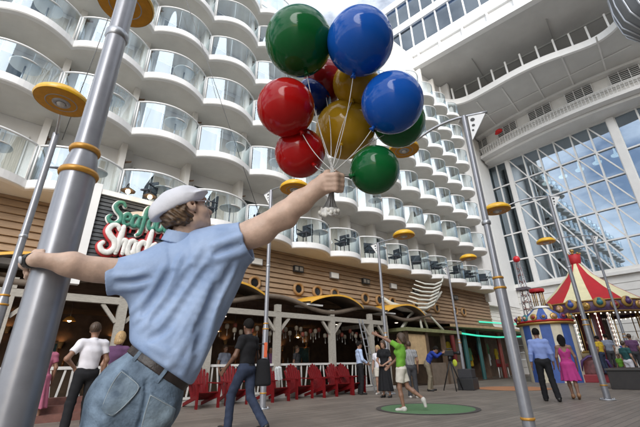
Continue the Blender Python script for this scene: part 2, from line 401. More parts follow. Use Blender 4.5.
# balcony furniture
TBL=mat('white table top',(.72,.72,.70),.4); CHR=mat('dark wicker',(.035,.04,.05),.7,var=.3,vs=60)
t0=empty('balcony_table',(0,0,0),0,'small round white topped table on a cabin balcony','table','tables on the balconies')
a=MB(); a.lathe([(0,.0),(.36,0),(.38,.012),(.38,.03),(0,.032)],(0,0,.68),24); a.build('table_top',TBL,t0)
a=MB(); a.tube([(0,0,0),(0,0,.68)],.025,8); a.lathe([(.2,0),(.2,.02),(.03,.04)],n=16); a.build('pedestal',STEEL2,t0)
c0=empty('balcony_chair',(0,0,0),0,'dark wicker chair on a cabin balcony','chair','chairs on the balconies')
a=MB(); a.box((-.26,-.26,.38),(.26,.26,.44),0,.015); a.build('seat',CHR,c0)
a=MB(); a.box((-.26,.2,.46),(.26,.26,.90),0,.02); a.build('backrest',CHR,c0)
for sx in (-1,1):
    for sy in (-1,1): MB().tube([(sx*.23,sy*.22,0),(sx*.23,sy*.22,.38)],.02,6).build('leg',CHR,c0)
    MB().bar((sx*.25,-.24,.62),(sx*.25,.24,.62),.05,.03).build('armrest',CHR,c0)
n_=0
for ri,k,z,x0,x1 in cells:
    if ri>2 or x0<-3 : continue
    if ri==2 and x0>8: continue
    if ri==1 and x0>14: continue
    if ri==2 and k%2: continue
    w_=x1-x0; t=t0 if n_==0 else copy_tree(t0); c=c0 if n_==0 else (copy_tree(c0) if ri==0 else None)
    t.location=(x0+w_*(.62+.06*math.sin(k*3)),11.4,z+.275); n_+=1
    if c is None: continue
    c.location=(x0+w_*(.28+.05*math.sin(k*5)),11.35,z+.275); c.rotation_euler=(0,0,-1.0+.7*math.sin(k*2.3+ri))
# cladding band with portholes
a=MB(); z=3.28; h=.205
while z<5.41:
    a.hexa([(-9,12.14,z),(26,12.14,z),(26,12.3,z),(-9,12.3,z),(-9,12.205,z+h-.014),(26,12.205,z+h-.014),(26,12.3,z+h-.014),(-9,12.3,z+h-.014)]); z+=h
P(a,'cladding',WOODT)
a=MB(); a.box((-9,12.22,3.28),(26,12.32,5.41)); P(a,'cladding_backing',WOODD)
PORT=mat('tan porthole ring',(.33,.19,.08),.45,var=.15,vs=10); PH=mat('porthole glass',(.012,.014,.016),.08)
PR=None
for x in [3.6,5.88,6.95,9.05,10.08,11.1,13.11,14.13,15.15,17.2,18.2,19.2,21.2,22.2]:
    if PR is None:
        a=MB(); a.lathe([(.27,0),(.27,.07),(.24,.10),(.19,.10),(.165,.05),(.165,0)],(0,0,0),28,axis=(0,-1,0)); PR=a.build('porthole',PORT,bld)
        a=MB(); a.lathe([(0,.03),(.167,.03)],(0,0,0),28,axis=(0,-1,0)); a.build('pane',PH,PR); o=PR
    else: o=copy_tree(PR,bld)
    o.location=(x,12.14-WY,3.95)
WL=None; wlw=mat('white light lens',(.75,.75,.72),.3)
for i,x in enumerate([2.6,4.8,6.97,9.01,11.08,13.19,15.3,17.3,19.4,21.4]):
    white=i%2==0; t=empty('wall_light',(x,12.135,4.78),0,('white faced rectangular floodlight' if white else 'black twin spotlight box')+' on the tan cladding under the balconies','wall light','white floodlights on the cladding' if white else 'twin spotlights on the cladding')
    a=MB(); a.box((-.25,-.12,-.14),(.25,0,.14),0,.015); a.build('housing',BLACK if not white else STEEL2,t)
    a=MB()
    if white: a.box((-.22,-.128,-.11),(.22,-.121,.11))
    else:
        for s in (-1,1): a.box((s*.12-.085,-.128,-.08),(s*.12+.085,-.121,.08))
    a.build('lens',wlw if white else mat('grey lens',(.22,.2,.17),.3),t)
# ground floor room
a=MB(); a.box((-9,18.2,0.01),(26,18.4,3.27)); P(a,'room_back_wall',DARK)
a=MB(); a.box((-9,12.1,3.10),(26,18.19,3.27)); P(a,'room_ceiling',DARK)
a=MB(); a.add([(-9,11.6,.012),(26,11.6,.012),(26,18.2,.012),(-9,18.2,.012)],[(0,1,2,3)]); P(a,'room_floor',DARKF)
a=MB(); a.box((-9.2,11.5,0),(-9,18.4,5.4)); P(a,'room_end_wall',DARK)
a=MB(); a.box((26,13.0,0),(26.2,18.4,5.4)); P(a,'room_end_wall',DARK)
for k,x in enumerate(np.arange(-4,18,2.3)):
    a=MB(); a.lathe([(0,0),(.07,0),(.09,.02)],(x,13.2+1.2*(k%3),3.075),12); P(a,'downlight',BULBW)
# canopy: sinuous moulding with amber eyebrow awnings
cw=empty('wave_canopy',(0,11.2,3.1),0,'sinuous brown canopy with amber eyebrow arches over the restaurant front','canopy')
def wz(x): return 3.135+.195*math.cos((x-7.35)*2*math.pi/4.95)
def Pc(mb,name,mats,parent=cw):
    o=mb.build(name,mats,parent); o.location=(0,-11.2,-3.1); return o
xs=np.arange(-4,17.01,.15)
Pc(MB().tube([(x,11.15,wz(x)) for x in xs],.085,8),'moulding',MOLD)
a=MB(); vs=[]; 
for x in xs: vs+=[(x,11.2,wz(x)+.05),(x,12.17,3.3+.3*(wz(x)-3.1)),(x,11.2,wz(x)+.02),(x,12.17,3.26+.3*(wz(x)-3.1))]
fs=[]
for i in range(len(xs)-1):
    j=i*4; fs+=[(j,j+4,j+5,j+1),(j+2,j+3,j+7,j+6)]
a.add(vs,fs,0,True); Pc(a,'canopy_deck',WOODD)
for cxx in (.3,5.35,10.2,14.7):
    A=MB(); B=MB(); n=24; v1=[];v2=[]
    for i in range(n+1):
        t=i/n; x=cxx-1.45+2.9*t; z=3.26+.36*math.sin(math.pi*t)**.8
        v1.append((x,10.9-.18*math.sin(math.pi*t),z)); v2.append((x,12.16,z+.12))
    vs=v1+v2+[(p[0],p[1]+.005,p[2]-.07) for p in v1]+[(p[0],p[1],p[2]-.07) for p in v2]; m=n+1; fs=[]
    for i in range(n): fs+=[(i,i+1,m+i+1,m+i),(i,2*m+i,2*m+i+1,i+1)]
    A.add(vs,fs,0,True); Pc(A,'eyebrow_arch',YELLOWU if False else mat('amber arch paint',(.62,.33,.035),.45,var=.1,vs=5))
    fs=[(2*m+i,3*m+i,3*m+i+1,2*m+i+1) for i in range(n)]; B.add(vs,fs,0,True); Pc(B,'arch_soffit',MOLD)
    C=MB(); C.hexa([(cxx-1.5,11.02,3.13),(cxx-.75,11.02,3.13),(cxx-.75,11.9,3.15),(cxx-1.5,11.9,3.15),(cxx-1.5,11.02,3.19),(cxx-.75,11.02,3.19),(cxx-.75,11.9,3.21),(cxx-1.5,11.9,3.21)]); Pc(C,'light_panel',mat('white panel',(.8,.8,.78),.4))
# porch frame
pf=empty('porch_frame',(5,11.2,0),0,'weathered grey timber porch frame along the restaurant front','porch')
def Pp(mb,name,mats=GREYW):
    o=mb.build(name,mats,pf); o.location=(-5,-11.2,0); return o
PX=[-2.7,-.1,2.35,4.9,7.44,10.04,12.31,13.3]
a=MB(); a.box((-4.5,11.12,2.61),(13.42,11.28,2.79)); Pp(a,'beam')
a=MB(); a.box((13.22,11.281,2.60),(13.4,14,2.78)); Pp(a,'beam')
for x in PX:
    a=MB(); a.box((x-.11,11.1,.0),(x+.11,11.3,2.609)); a.box((x-.10,11.11,2.791),(x+.10,11.29,3.05)); a.box((x-.15,11.06,.0),(x+.15,11.34,.12)); Pp(a,'post')
    for s in (-1,1):
        if (x>12 and s>0): continue
        Pp(MB().bar((x+s*.111,11.2,2.15),(x+s*.50,11.2,2.605),.09,.09,(0,1,0)),'brace')
# picket railings
for i in range(len(PX)-2):
    x0,x1=PX[i]+.12,PX[i+1]-.12; where=['behind the tall near lamp post','behind the man in the white shirt','behind the statue','behind the man in black','left of the middle porch post','right of the middle porch post'][min(i,5)]
    t=empty('picket_railing',((x0+x1)/2,11.2,0),0,'pale slanted picket railing between porch posts '+where,'railing','picket railings of the porch')
    L=(x1-x0)/2
    MB().box((-L,-.035,1.0),(L,.035,1.07)).build('rail',FENCE,t); MB().box((-L,-.03,.16),(L,.03,.22)).build('rail',FENCE,t)
    n=max(4,int((x1-x0)/.2))
    for k in range(n):
        x=-L+(k+.5)*2*L/n; s=.06*math.sin(k*2.1+i)
        MB().bar((x-s,0,.221),(x+s,0,.999),.045,.025,(0,1,0)).build('baluster',FENCE,t)
a=MB(); a.box((-6,11.02,.005),(13.5,11.06,.13)); a.box((-6,11.06,.005),(13.5,11.6,.125)); Pp(a,'kerb',mat('pale kerb',(.5,.48,.45),.7,var=.1,vs=4))
# hanging lamps inside
LC=[(.32,.28,.22),(.30,.29,.26),(.22,.05,.03),(.30,.19,.05),(.06,.18,.08),(.28,.24,.18),(.22,.21,.22),(.07,.12,.2)]
LCN=['cream','white','red','amber','green','buff','grey','blue']
for k in range(58):
    x=3.1+ (k*.182)+ .05*math.sin(k*7.1); y=11.7+.5*((k*3)%4)/4; z=2.2+.12*math.sin(k*2.7); ci=(k*5+k//3)%8
    t=empty('pendant_lamp',(x,y,z),0,LCN[ci]+' lantern pendant hanging under the dark restaurant ceiling','pendant lamp','pendants hanging in the restaurant')
    a=MB(); a.lathe([(.02,.12),(.06,.10),(.075,.06),(.07,-.03),(.05,-.05),(0,-.05)],n=10); a.build('lamp_shade',mat('pendant '+LCN[ci],LC[ci],.5),t)
    MB().tube([(0,0,.09),(0,0,3.08-z)],.005,4).build('cord',BLACK,t)
    MB().tube([(.0,0,.02),(.01,0,-.22)],.006,4).build('pull_cord',STRINGM,t)
    a=MB(); a.ball((.01,0,-.24),.016,8,0,(1,1,3.2)); a.build('bobbin',mat('bobbin white',(.42,.41,.38),.5),t)
for k,(x,y,z) in enumerate([(5.05,11.9,2.33),(1.4,13.0,2.3),(-.6,12.4,2.4),(-1.2,13.2,2.2),(9.7,13,2.1),(6.3,13.6,2.25),(8.6,12.6,2.35)]):  # the last two are added to give the interior more warm light
    t=empty('lit_lamp',(x,y,z),0,['glowing amber lamp beside the head of the man in black','small lit lamp inside beyond the man in the white shirt','yellow lit lamp at the far left of the restaurant','dim lit lamp deep in the left of the restaurant','small lit lamp deep behind the middle porch post','lamp added to warm the interior right of the lamp post','lamp added to warm the interior over the red chairs'][k],'lamp')
    a=MB(); a.lathe([(.03,.14),(.10,.10),(.17,0),(.16,0),(.03,.12)],n=16); a.build('lamp_shade',mat('amber shade',(.5,.22,.03),.5),t)
    a=MB(); a.ball((0,0,.03),.055,10); a.build('bulb',BULB,t); MB().tube([(0,0,.13),(0,0,3.08-z)],.006,4).build('cord',BLACK,t)
for k in range(11):  # lamps added along the back wall to brighten the dark interior
    t=empty('added_sconce',(-3.4+1.75*k,18.05,1.9+.25*(k%3)),0,'small sconce added on the restaurant back wall to warm the interior','wall lamp','sconces added to warm the restaurant interior')
    a=MB(); a.lathe([(.05,-.12),(.11,.10),(.10,.10),(.04,-.11)],n=14); a.build('shade',mat('added sconce shade',(.5,.3,.12),.6),t); a=MB(); a.ball((0,0,.02),.06,8); a.build('bulb',mat('added warm bulb',(1,.62,.28),.4,emit=22),t)
    a=MB(); a.box((-.03,.03,-.1),(.03,.15,.0)); a.build('bracket',BLACK,t)
FR=[mat('print rust',(.20,.08,.04),.6,var=.5,vs=6),mat('print ochre',(.26,.18,.07),.6,var=.5,vs=7),mat('print sea',(.05,.13,.15),.6,var=.5,vs=6)]
for k in range(9):
    t=empty('framed_panel',(-3+2.1*k,18.17,1.55),0,['rust','ochre','sea green'][k%3]+' toned framed panel dim on the restaurant back wall','picture','framed panels in the restaurant')
    MB().box((-.55,-.03,-.4),(.55,.0,.4)).build('panel',FR[k%3],t); a=MB(); a.box((-.6,-.05,.401),(.6,0,.46)); a.box((-.6,-.05,-.46),(.6,0,-.401)); a.box((-.6,-.05,-.4),(-.551,0,.4)); a.box((.551,-.05,-.4),(.6,0,.4)); a.build('frame',WOODT,t)
# dim tables and bar in the room
tt=empty('bar_counter',(7,15.8,0),0,'dark timber bar counter deep inside the restaurant','counter')
MB().box((-6,-.3,.013),(6,.3,1.0)).build('front_panel',WOODD,tt); MB().box((-6.1,-.4,1.001),(6.1,.4,1.06)).build('counter_top',MOLD,tt)
BOT=[mat('green bottle',(.03,.12,.04),.15),mat('amber bottle',(.25,.09,.02),.15),mat('clear bottle',(.3,.32,.3),.15)]
for k in range(26):
    o=MB().lathe([(0,0),(.04,0),(.042,.16),(.015,.22),(.015,.30),(0,.30)],n=10).build('bottle',BOT[k%3]); o.location=(1.4+k*.43,15.75+.2*(k%2),1.061); tag(o,['green','amber','clear'][k%3]+' bottle standing on the dark bar counter','bottle','bottles on the bar counter')
# left service front: ledge, beams, steps
t=empty('service_front',(-1.4,11.4,0),0,'pale ledge over a dark timber service front left of the tall post','shop front')
MB().box((-3.5,-.2,3.36),(1.55,.4,3.5)).build('ledge',W_PAINT,t)
for z in (2.95,3.15): MB().box((-3.5,.1,z-.05),(1.2,.24,z+.05)).build('beam',WOODT,t)
t=empty('entry_steps',(1.7,10.6,0),0,'low brown red steps up to the restaurant behind the man in white','steps')
BR=mat('brick red tread',(.16,.07,.055),.7,var=.25,vs=9)
for i in range(3): MB().box((-1.3,-.5+.3*i,.001),(1.3,-.205+.3*i,.14+.14*i)).build('step',BR,t)
# ------------------------------------------------------------------ end building: glass wall, louvred cornice
XE=34.
eb=empty('end_building',(XE,5,0),0,'white end building with a tall triangulated glass wall facing the deck','building')
def Pe(mb,name,mats,parent=None):
    o=mb.build(name,mats,parent or eb)
    if parent is None: o.location=(-XE,-5,0)
    return o
SID=mat('white metal siding',(.76,.75,.72),.5,var=.05,vs=2)
a=MB(); z=0.
while z<6.9:        # lapped siding under the glass
    a.hexa([(XE-.22,-16,z),(XE-.22,15.2,z),(XE,15.2,z),(XE,-16,z),(XE-.18,-16,z+.55),(XE-.18,15.2,z+.55),(XE,15.2,z+.55),(XE,-16,z+.55)]); z+=.56
Pe(a,'lower_siding',SID)
ZT=19.15
a=MB(); a.box((XE-.15,13.35,6.95),(XE+.3,15.2,24)); a.box((XE-.25,11.22,6.95),(XE+.3,11.52,ZT)); a.box((XE-.15,-16,ZT+.01),(XE+.3,13.34,24)); a.box((XE-.35,2.75,6.95),(XE+.3,3.25,ZT)); a.box((XE-.15,-16,6.95),(XE+.3,-3,ZT)); Pe(a,'wall',W_PAINT)
a=MB(); a.box((XE-.5,-16,6.72),(XE-.23,15.1,6.95)); Pe(a,'sill',W_PAINT)
WG=glass('curtain wall glass',(.42,.52,.58),.40,.015); WG2=glass('side window glass',(.30,.40,.40),.18,.015)
def glazing(y0,y1,nc,nr,diag,gm,name,wd=.13):
    z0,z1=6.96,ZT-.005; fr=MB(); dy=(y1-y0)/nc; dz=(z1-z0)/nr
    for i in range(nc+1): fr.box((XE-.16,y0+dy*i-wd/2,z0),(XE-.02,y0+dy*i+wd/2,z1))
    for j in range(nr+1):
        fr.box((XE-.15,y0,max(z0,z0+dz*j-wd/2)),(XE-.03,y1,min(z1,z0+dz*j+wd/2)))
    if diag:
        for i in range(nc):
            for j in range(nr):
                A=(XE-.09,y0+dy*(i+1),z0+dz*(j+1)); B=(XE-.09,y0+dy*i,z0+dz*j)
                fr.bar(A,B,wd*.9,.10,(1,0,0))
    w=Pe(fr,name,RAILW); g=MB(); g.box((XE+.0,y0,z0),(XE+.02,y1,z1)); o=g.build('pane',gm,w)
glazing(3.26,11.21,6,5,True,WG,'glass_wall',.11)
glazing(11.53,13.34,2,5,False,WG2,'side_window',.12)
glazing(-2.9,2.74,4,4,False,WG,'side_window',.12)
# room behind the glass
ROOM=mat('grey atrium wall',(.10,.125,.14),.8,var=.3,vs=.6); 
a=MB(); a.box((44,-16,6),(44.2,16,24)); a.box((34.4,-16,5.9),(44,16,6.1)); a.box((34.4,-16,20),(44,16,20.2)); a.box((34.4,14,6.1),(44,14.2,20)); Pe(a,'atrium_wall',ROOM)
a=MB(); a.lathe([(3.2,9.5),(3.6,10.2),(3.6,11.0),(3.3,11.3),(2.2,11.3)],(40,6.6,0),40); a.lathe([(2.6,12.6),(3.0,13.2),(3.0,13.6),(1.0,13.9)],(40,6.6,0),40); Pe(a,'atrium_balcony',W_PAINT)
for y in (3.8,5.2,6.6,8.0,9.5):
    a=MB(); a.lathe([(0,0),(.33,.02),(.36,.14),(.1,.28),(.02,1.0)],(37.2,y,16.9+.25*(9-y)*.3),16); Pe(a,'atrium_lamp',BULBW)
# louvred cornice gallery, gently bowed
def bow(y): return 31.2+.018*(y-6)**2
cg=Pe(MB(),'cornice_gallery',W_PAINT) if False else None
ys=np.arange(-15,13.01,1.0)
a=MB()
for (dx,z0,z1) in ((0,19.45,19.75),(.25,20.42,20.66),(-.05,21.75,21.98),(.75,19.2,19.44)):
    for i in range(len(ys)-1):
        y0,y1=ys[i],ys[i+1]; b0,b1=bow(y0)+dx,bow(y1)+dx
        a.hexa([(b0,y0,z0),(b1,y1,z0),(XE-.16,y1,z0),(XE-.16,y0,z0),(b0,y0,z1),(b1,y1,z1),(XE-.16,y1,z1),(XE-.16,y0,z1)])
Pe(a,'gallery_ledge',W_PAINT)
a=MB(); b=MB(); L=MB()
for i in range(len(ys)-1):
    y0,y1=ys[i],ys[i+1]; b0,b1=bow(y0)+.55,bow(y1)+.55
    a.hexa([(b0,y0,19.76),(b1,y1,19.76),(b1+.1,y1,19.76),(b0+.1,y0,19.76),(b0,y0,21.74),(b1,y1,21.74),(b1+.1,y1,21.74),(b0+.1,y0,21.74)])
    if i%3==0:
        ya=y0+.1; yb=y0+1.95; ba,bb=bow(ya)+.2,bow(yb)+.2
        b=MB(); L=MB(); b.hexa([(ba+.30,ya,20.72),(bb+.30,yb,20.72),(bb+.34,yb,20.72),(ba+.34,ya,20.72),(ba+.30,ya,21.7),(bb+.30,yb,21.7),(bb+.34,yb,21.7),(ba+.34,ya,21.7)])
        for q in range(6):
            z=20.8+.165*q; L.bar((ba+.24,ya,z),(bb+.24,yb,z),.05,.03)
        for q in range(4):
            t=q/3; L.bar((ba+(bb-ba)*t+.22,ya+(yb-ya)*t,20.70),(ba+(bb-ba)*t+.22,ya+(yb-ya)*t,21.74),.05,.05,(1,0,0))
        lo_=Pe(b,'louvre_opening',mat('louvre dark',(.10,.10,.095),.7)); L.build('grille',RAILW,lo_)
Pe(a,'gallery_back',SID)
a=MB()
for i in range(len(ys)-1):
    y0,y1=ys[i],ys[i+1]
    for q in range(4):
        t=q/4; y=y0+t; a.bar((bow(y)+.05,y,19.76),(bow(y)+.05,y,20.5),.04,.04,(1,0,0))
    a.bar((bow(y0)+.05,y0,20.5),(bow(y1)+.05,y1,20.5),.06,.06)
    a.bar((bow(y0)+.05,y0,20.15),(bow(y1)+.05,y1,20.15),.03,.03)
Pe(a,'gallery_rail',RAILW)
# brick textured flank between the balconies and the glass wall
t=empty('flank_wall',(29,13.3,0),0,'white siding flank wall between the last balconies and the glass wall','wall')
a=MB(); z=3.36
while z<24: a.hexa([(-2.99,-.10,z),(4.8,-.10,z),(4.8,-.01,z),(-2.99,-.01,z),(-2.99,-.075,z+.27),(4.8,-.075,z+.27),(4.8,-.01,z+.27),(-2.99,-.01,z+.27)]); z+=.28
a.build('siding',SID,t)
a=MB(); a.box((2.6,-.16,5.2),(4.7,-.105,24)); a.build('corner_column',W_BRIGHT,t)
# ------------------------------------------------------------------ bridging deck overhead and the curved balcony below it
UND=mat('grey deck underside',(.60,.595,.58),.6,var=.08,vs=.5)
br=empty('bridge_block',(28,0,24.6),0,'huge white deck block with blue windows bridging the deck overhead','building')
def Pb(mb,name,mats,parent=None):
    o=mb.build(name,mats,parent or br)
    if parent is None: o.location=(-28,0,-24.6)
    return o
def fx(y): return 21.65+(13.5-y)*(1.42/9.87)
Y0,Y1=16.,-22.
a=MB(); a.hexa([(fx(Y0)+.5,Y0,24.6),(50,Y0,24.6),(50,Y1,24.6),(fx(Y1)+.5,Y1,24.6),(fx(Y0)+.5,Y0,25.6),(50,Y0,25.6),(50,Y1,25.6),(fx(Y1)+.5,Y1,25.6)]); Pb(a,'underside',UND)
a=MB()
def strip(mb,dx0,dx1,z0,z1,ya=Y0,yb=Y1): mb.hexa([(fx(ya)+dx0,ya,z0),(fx(ya)+dx1,ya,z0),(fx(yb)+dx1,yb,z0),(fx(yb)+dx0,yb,z0),(fx(ya)+dx0,ya,z1),(fx(ya)+dx1,ya,z1),(fx(yb)+dx1,yb,z1),(fx(yb)+dx0,yb,z1)])
strip(a,0,.499,24.5,24.95); strip(a,.1,.499,25.9,26.9); strip(a,.1,.6,29.6,30.4); strip(a,.3,.499,24.951,25.899); strip(a,.1,.6,33,33.8)
y=Y0
while y>Y1: strip(a,.02,.299,24.951,25.9,y,y-.12); y-=1.9
Pb(a,'edge_beam',W_BRIGHT)
a=MB(); strip(a,.32,.40,26.901,29.599); strip(a,.32,.40,30.401,32.999); Pb(a,'window_band',glass('blue band glass',(.62,.80,.95),.12,.02))
a=MB(); strip(a,.7,.8,26.9,33.0); Pb(a,'window_backing',mat('pale blue backing',(.42,.62,.85),.7,var=.1,vs=.8))  # plain blue sheet behind the glass that colours the panes
a=MB(); y=Y0
while y>Y1: strip(a,.2,.318,26.901,29.599,y,y-.10); strip(a,.2,.318,30.401,32.999,y,y-.10); y-=1.15
Pb(a,'window_mullion',W_BRIGHT)
a=MB()
for x in (27.2,31.5): a.bar((x,12,24.52),(x+3.6,-18,24.52),.12,.14)
for y in (9,3.5,-2): a.bar((fx(y)+2.5,y,24.53),(36,y+1.5,24.53),.05,.1)
Pb(a,'underside_rib',mat('rib grey',(.42,.42,.41),.6))
# curved balcony
cb=empty('curved_gallery',(26,6,22),0,'curving white gallery deck with short rail posts under the bridging block','gallery')
pts=[(21.3,16.0),(22.2,14.2),(23.3,12.9),(24.7,12.2),(25.7,11.6),(26.2,10.6),(26.3,9),(26.3,7.5),(26.4,6),(26.7,4.5),(27.2,3.1),(27.55,2.0),(27.6,1.2),(27.3,.4),(26.6,-.3),(25.6,-.8),(24.4,-1.2),(23,-1.5),(21,-1.6)]
def smooth(p,n=4):
    q=[]
    for i in range(len(p)-1):
        p0=p[max(i-1,0)];p1=p[i];p2=p[i+1];p3=p[min(i+2,len(p)-1)]
        for k in range(n):
            t=k/n; q.append(tuple(.5*((2*p1[j])+(-p0[j]+p2[j])*t+(2*p0[j]-5*p1[j]+4*p2[j]-p3[j])*t*t+(-p0[j]+3*p1[j]-3*p2[j]+p3[j])*t**3) for j in range(2)))
    return q+[p[-1]]
cp=smooth(pts); n=len(cp)
a=MB(); vs=[]
for x,y in cp: vs+=[(x+.16,y,21.9),(x,y,21.96),(x,y,22.5),(x+.16,y,22.52)]
fs=[]
for i in range(n-1):
    for k in range(3): fs.append((i*4+k,i*4+4+k,i*4+5+k,i*4+k+1))
a.add(vs,fs,0,False)
def Pk(mb,name,mats):
    o=mb.build(name,mats,cb); o.location=(-26,-6,-22); return o
Pk(a,'fascia',W_BRIGHT)
a=MB(); vs=[(x+.155,y,21.93) for x,y in cp]+[(34,y,21.99) for x,y in cp]; a.add(vs,[(i,i+1,n+i+1,n+i) for i in range(n-1)],0)
vs=[(x+.155,y,22.5) for x,y in cp]+[(34,y,22.5) for x,y in cp]; a.add(vs,[(i,i+1,n+i+1,n+i) for i in range(n-1)],0)
Pk(a,'soffit',mat('pale grey soffit',(.64,.64,.625),.6,var=.06,vs=.6))
a=MB()
for y in (10.2,8,5.8,3.6,1.4): a.bar((26.9,y,21.9),(31.5,y+.5,21.94),.10,.09)
a.bar((29.4,12,21.9),(29.9,0,21.9),.08,.06); Pk(a,'soffit_rib',W_PAINT)
acc=0; last=cp[0]; k=0
for i in range(1,n):
    d=math.hypot(cp[i][0]-last[0],cp[i][1]-last[1])
    if d>1.0:
        last=cp[i]; a=MB(); a.bar((last[0]+.08,last[1],22.5),(last[0]+.02,last[1],23.7),.12,.12,(1,0,0)); Pk(a,'rail_post',W_BRIGHT)
# rounded grey pod hanging at the end of the gallery
POD=mat('grey pod panels',(.13,.133,.137),.4,var=.12,vs=3)
_pp=ox(652,6,23.6)
t=empty('grey_pod',(23.6,_pp[1]-.6,_pp[2]+.4),0,'rounded grey ribbed pod at the right end of the curved gallery','pod')
a=MB(); a.lathe([(.2,-2.6),(1.5,-2.3),(2.1,-1.2),(2.2,0),(2.1,1.6)],n=36); a.build('shell',POD,t)
a=MB()
for k in range(24):
    q=2*math.pi*k/24; a.tube([(1.5*math.cos(q),1.5*math.sin(q),-2.32),(2.12*math.cos(q),2.12*math.sin(q),-1.2),(2.22*math.cos(q),2.22*math.sin(q),0),(2.12*math.cos(q),2.12*math.sin(q),1.6)],.05,6)
a.build('rib',STEEL2,t)
p=ox(494,113,31.0); t=MB(); t.ball((0,0,0),.30,12,0,(.8,1.1,.7)); t.ball((.1,.2,-.08),.2,10,0,(.8,1.2,.6)); o=t.build('red_bundle',mat('red cloth',(.55,.02,.02),.8)); o.location=V((31.05,p[1],20.85)); tag(o,'small red bundle on the louvred ledge above the glass wall','bundle')
# unseen matching block across the deck, added for its shade and reflections
ob=empty('cabin_block',(10,-14,0),0,'unseen matching white cabin block across the deck, added for shade and reflections','building')
a=MB(); a.box((-22,-.5,0),(22,0,19)); o=a.build('back_wall',W_PAINT,ob)
for z in ROWS[:6]:
    a=MB(); a.box((-22,.001,z),(22,1.7,z+.27)); a.build('balcony_tier',W_PAINT,ob); a=MB(); a.box((-22,1.65,z+.27),(22,1.67,z+1.35)); a.build('glass_panel',GLASSD,ob)
a=MB(); a.box((-22,.001,.0),(22,.4,5.4)); a.build('shop_fronts',WOODD,ob)
# ------------------------------------------------------------------ lamp posts
def lamp_post(base,h,adir,label,arm=1.3,s=1.,drop=.28,us=1.,ds=1.18):
    t=empty('lamp_post',base,0,label,'lamp post','disc lamps on tall steel posts')
    a=MB(); a.lathe([(0,.0),(.19,0),(.19,.025),(.1,.03)],n=32); 
    for k in range(6):
        q=k*math.pi/3; a.lathe([(.018,.02),(.018,.05),(0,.05)],(.15*math.cos(q),.15*math.sin(q),0),8)
    a.build('base_flange',STEEL2,t)
    a=MB(); a.lathe([(.080*s,.026),(.080*s,1.93),(.079*s,1.96),(.062,2.05),(.061,2.06)],n=48); a.build('lower_tube',STEEL,t)
    a=MB(); a.lathe([(.060,2.03),(.057*us,2.2),(.055*us,h*.6),(.052*us,h)],n=48); a.lathe([(.052*us,h),(.0,h+.03)],n=48); a.build('upper_tube',STEEL,t)
    for z,r in ((.36,.082*s),(1.93,.082*s),(2.07,.064)):
        a=MB(); a.lathe([(r-.004,z-.016),(r+.006,z-.014),(r+.010,z),(r+.006,z+.014),(r-.004,z+.016)],n=48); a.build('collar',GOLD,t)
    if h>3:
        a=MB(); a.lathe([(.056,h*.6-.03),(.064,h*.6-.02),(.064,h*.6+.02),(.056,h*.6+.03)],n=40); a.build('collar',STEEL2,t)
    d=_n([adir[0],adir[1],0]); u=np.array([0,0,1.]); q=lambda r,z:d*r+u*z
    mb=MB(); sp=[(.30,h+.03),(0,h-.05),(-.05,h-.1)]
    pl=[(-.33,h-.06),(-.06,h-.02),(-.055,h-.5)]   # triangular plate behind the arm
    sd=np.cross(d,u)*.012
    mb.hexa if False else None
    vs=[q(*p)-sd for p in pl]+[q(*p)+sd for p in pl]; mb.add(vs,[(2,1,0),(3,4,5),(0,1,4,3),(1,2,5,4),(2,0,3,5)])
    mb.build('bracket_plate',RAILW,t)
    for (r,z,rr) in ((-.12,h-.12,.035),(-.115,h-.23,.025),(-.095,h-.32,.018)):
        hb=MB(); hb.lathe([(0,.016),(rr,.016)],q(r,z),16,axis=tuple(np.cross(d,u))); hb.lathe([(0,.016),(rr,.016)],q(r,z),16,axis=tuple(-np.cross(d,u))); hb.build('plate_hole',BLACK,t)
    ap=[q(-.36+ (arm+.36)*i/12, h-.05+.06*math.sin(math.pi*i/12)-drop*max(0,(i-3)/9)**2) for i in range(13)]
    MB().tube(ap,[.024]*13,10).build('arm',STEEL2,t)
    e=q(arm,h-.05-drop)
    sc_l=lambda pr:[(r*ds,z*ds) for r,z in pr]
    a=MB(); a.lathe(sc_l([(.36,.0),(.375,.03),(.36,.08),(.27,.16),(.13,.205),(0,.215)]),e,40); dd=a.build('lamp_disc',YELLOW,t)
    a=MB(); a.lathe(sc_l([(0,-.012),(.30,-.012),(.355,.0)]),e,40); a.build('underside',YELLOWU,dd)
    a=MB(); a.lathe(sc_l([(0,-.06),(.045,-.055),(.06,-.03),(.06,-.012)]),e,24); a.build('lamp_glass',mat('opal lens',(.60,.58,.54),.2),dd)
    a=MB(); a.lathe(sc_l([(.065,-.013),(.07,-.03),(.11,-.03),(.125,-.013)]),e,24); a.lathe(sc_l([(.20,-.0125),(.205,-.02),(.215,-.0125)]),e,32); a.build('lamp_ring',STEEL2,dd)
    return t
def hd(a,b): return (b[0]-a[0],b[1]-a[1])
p1=gz(82,163,2.0); P1=np.array([p1[0],p1[1],0])
lamp_post(P1,4.85,(P1[0],P1[1]),'thick grey lamp post nearest the viewer, held by the statue',1.25,ds=.74)
p=gz(3,300,2.); q=gz(62,101,4.75); lamp_post((p[0],p[1],0),5.05,hd(p,q),'slim lamp post at the far left with its amber disc seen from below',float(np.linalg.norm(np.array(hd(p,q)))),ds=.97)
p=gz(262.5,409); q=gz(296,188,5.85); lamp_post((p[0],p[1],0),6.15,hd(p,q),'lamp post rising behind the outstretched hand beside the man in black',1.05)
p=gz(499,283,2.); q=gz(404,150,4.5); lamp_post((p[0],p[1],0),4.82,hd(p,q),'tall lamp post at centre right reaching from the bottom edge to the gallery',float(np.linalg.norm(np.array(hd(p,q)))),s=.9,us=.82,ds=.72)
p=gz(608,400); q=gz(497,210,5.75); lamp_post((p[0],p[1],0),6.05,hd(p,q),'lamp post with its foot on the deck between the couple and the planter',float(np.linalg.norm(np.array(hd(p,q)))))
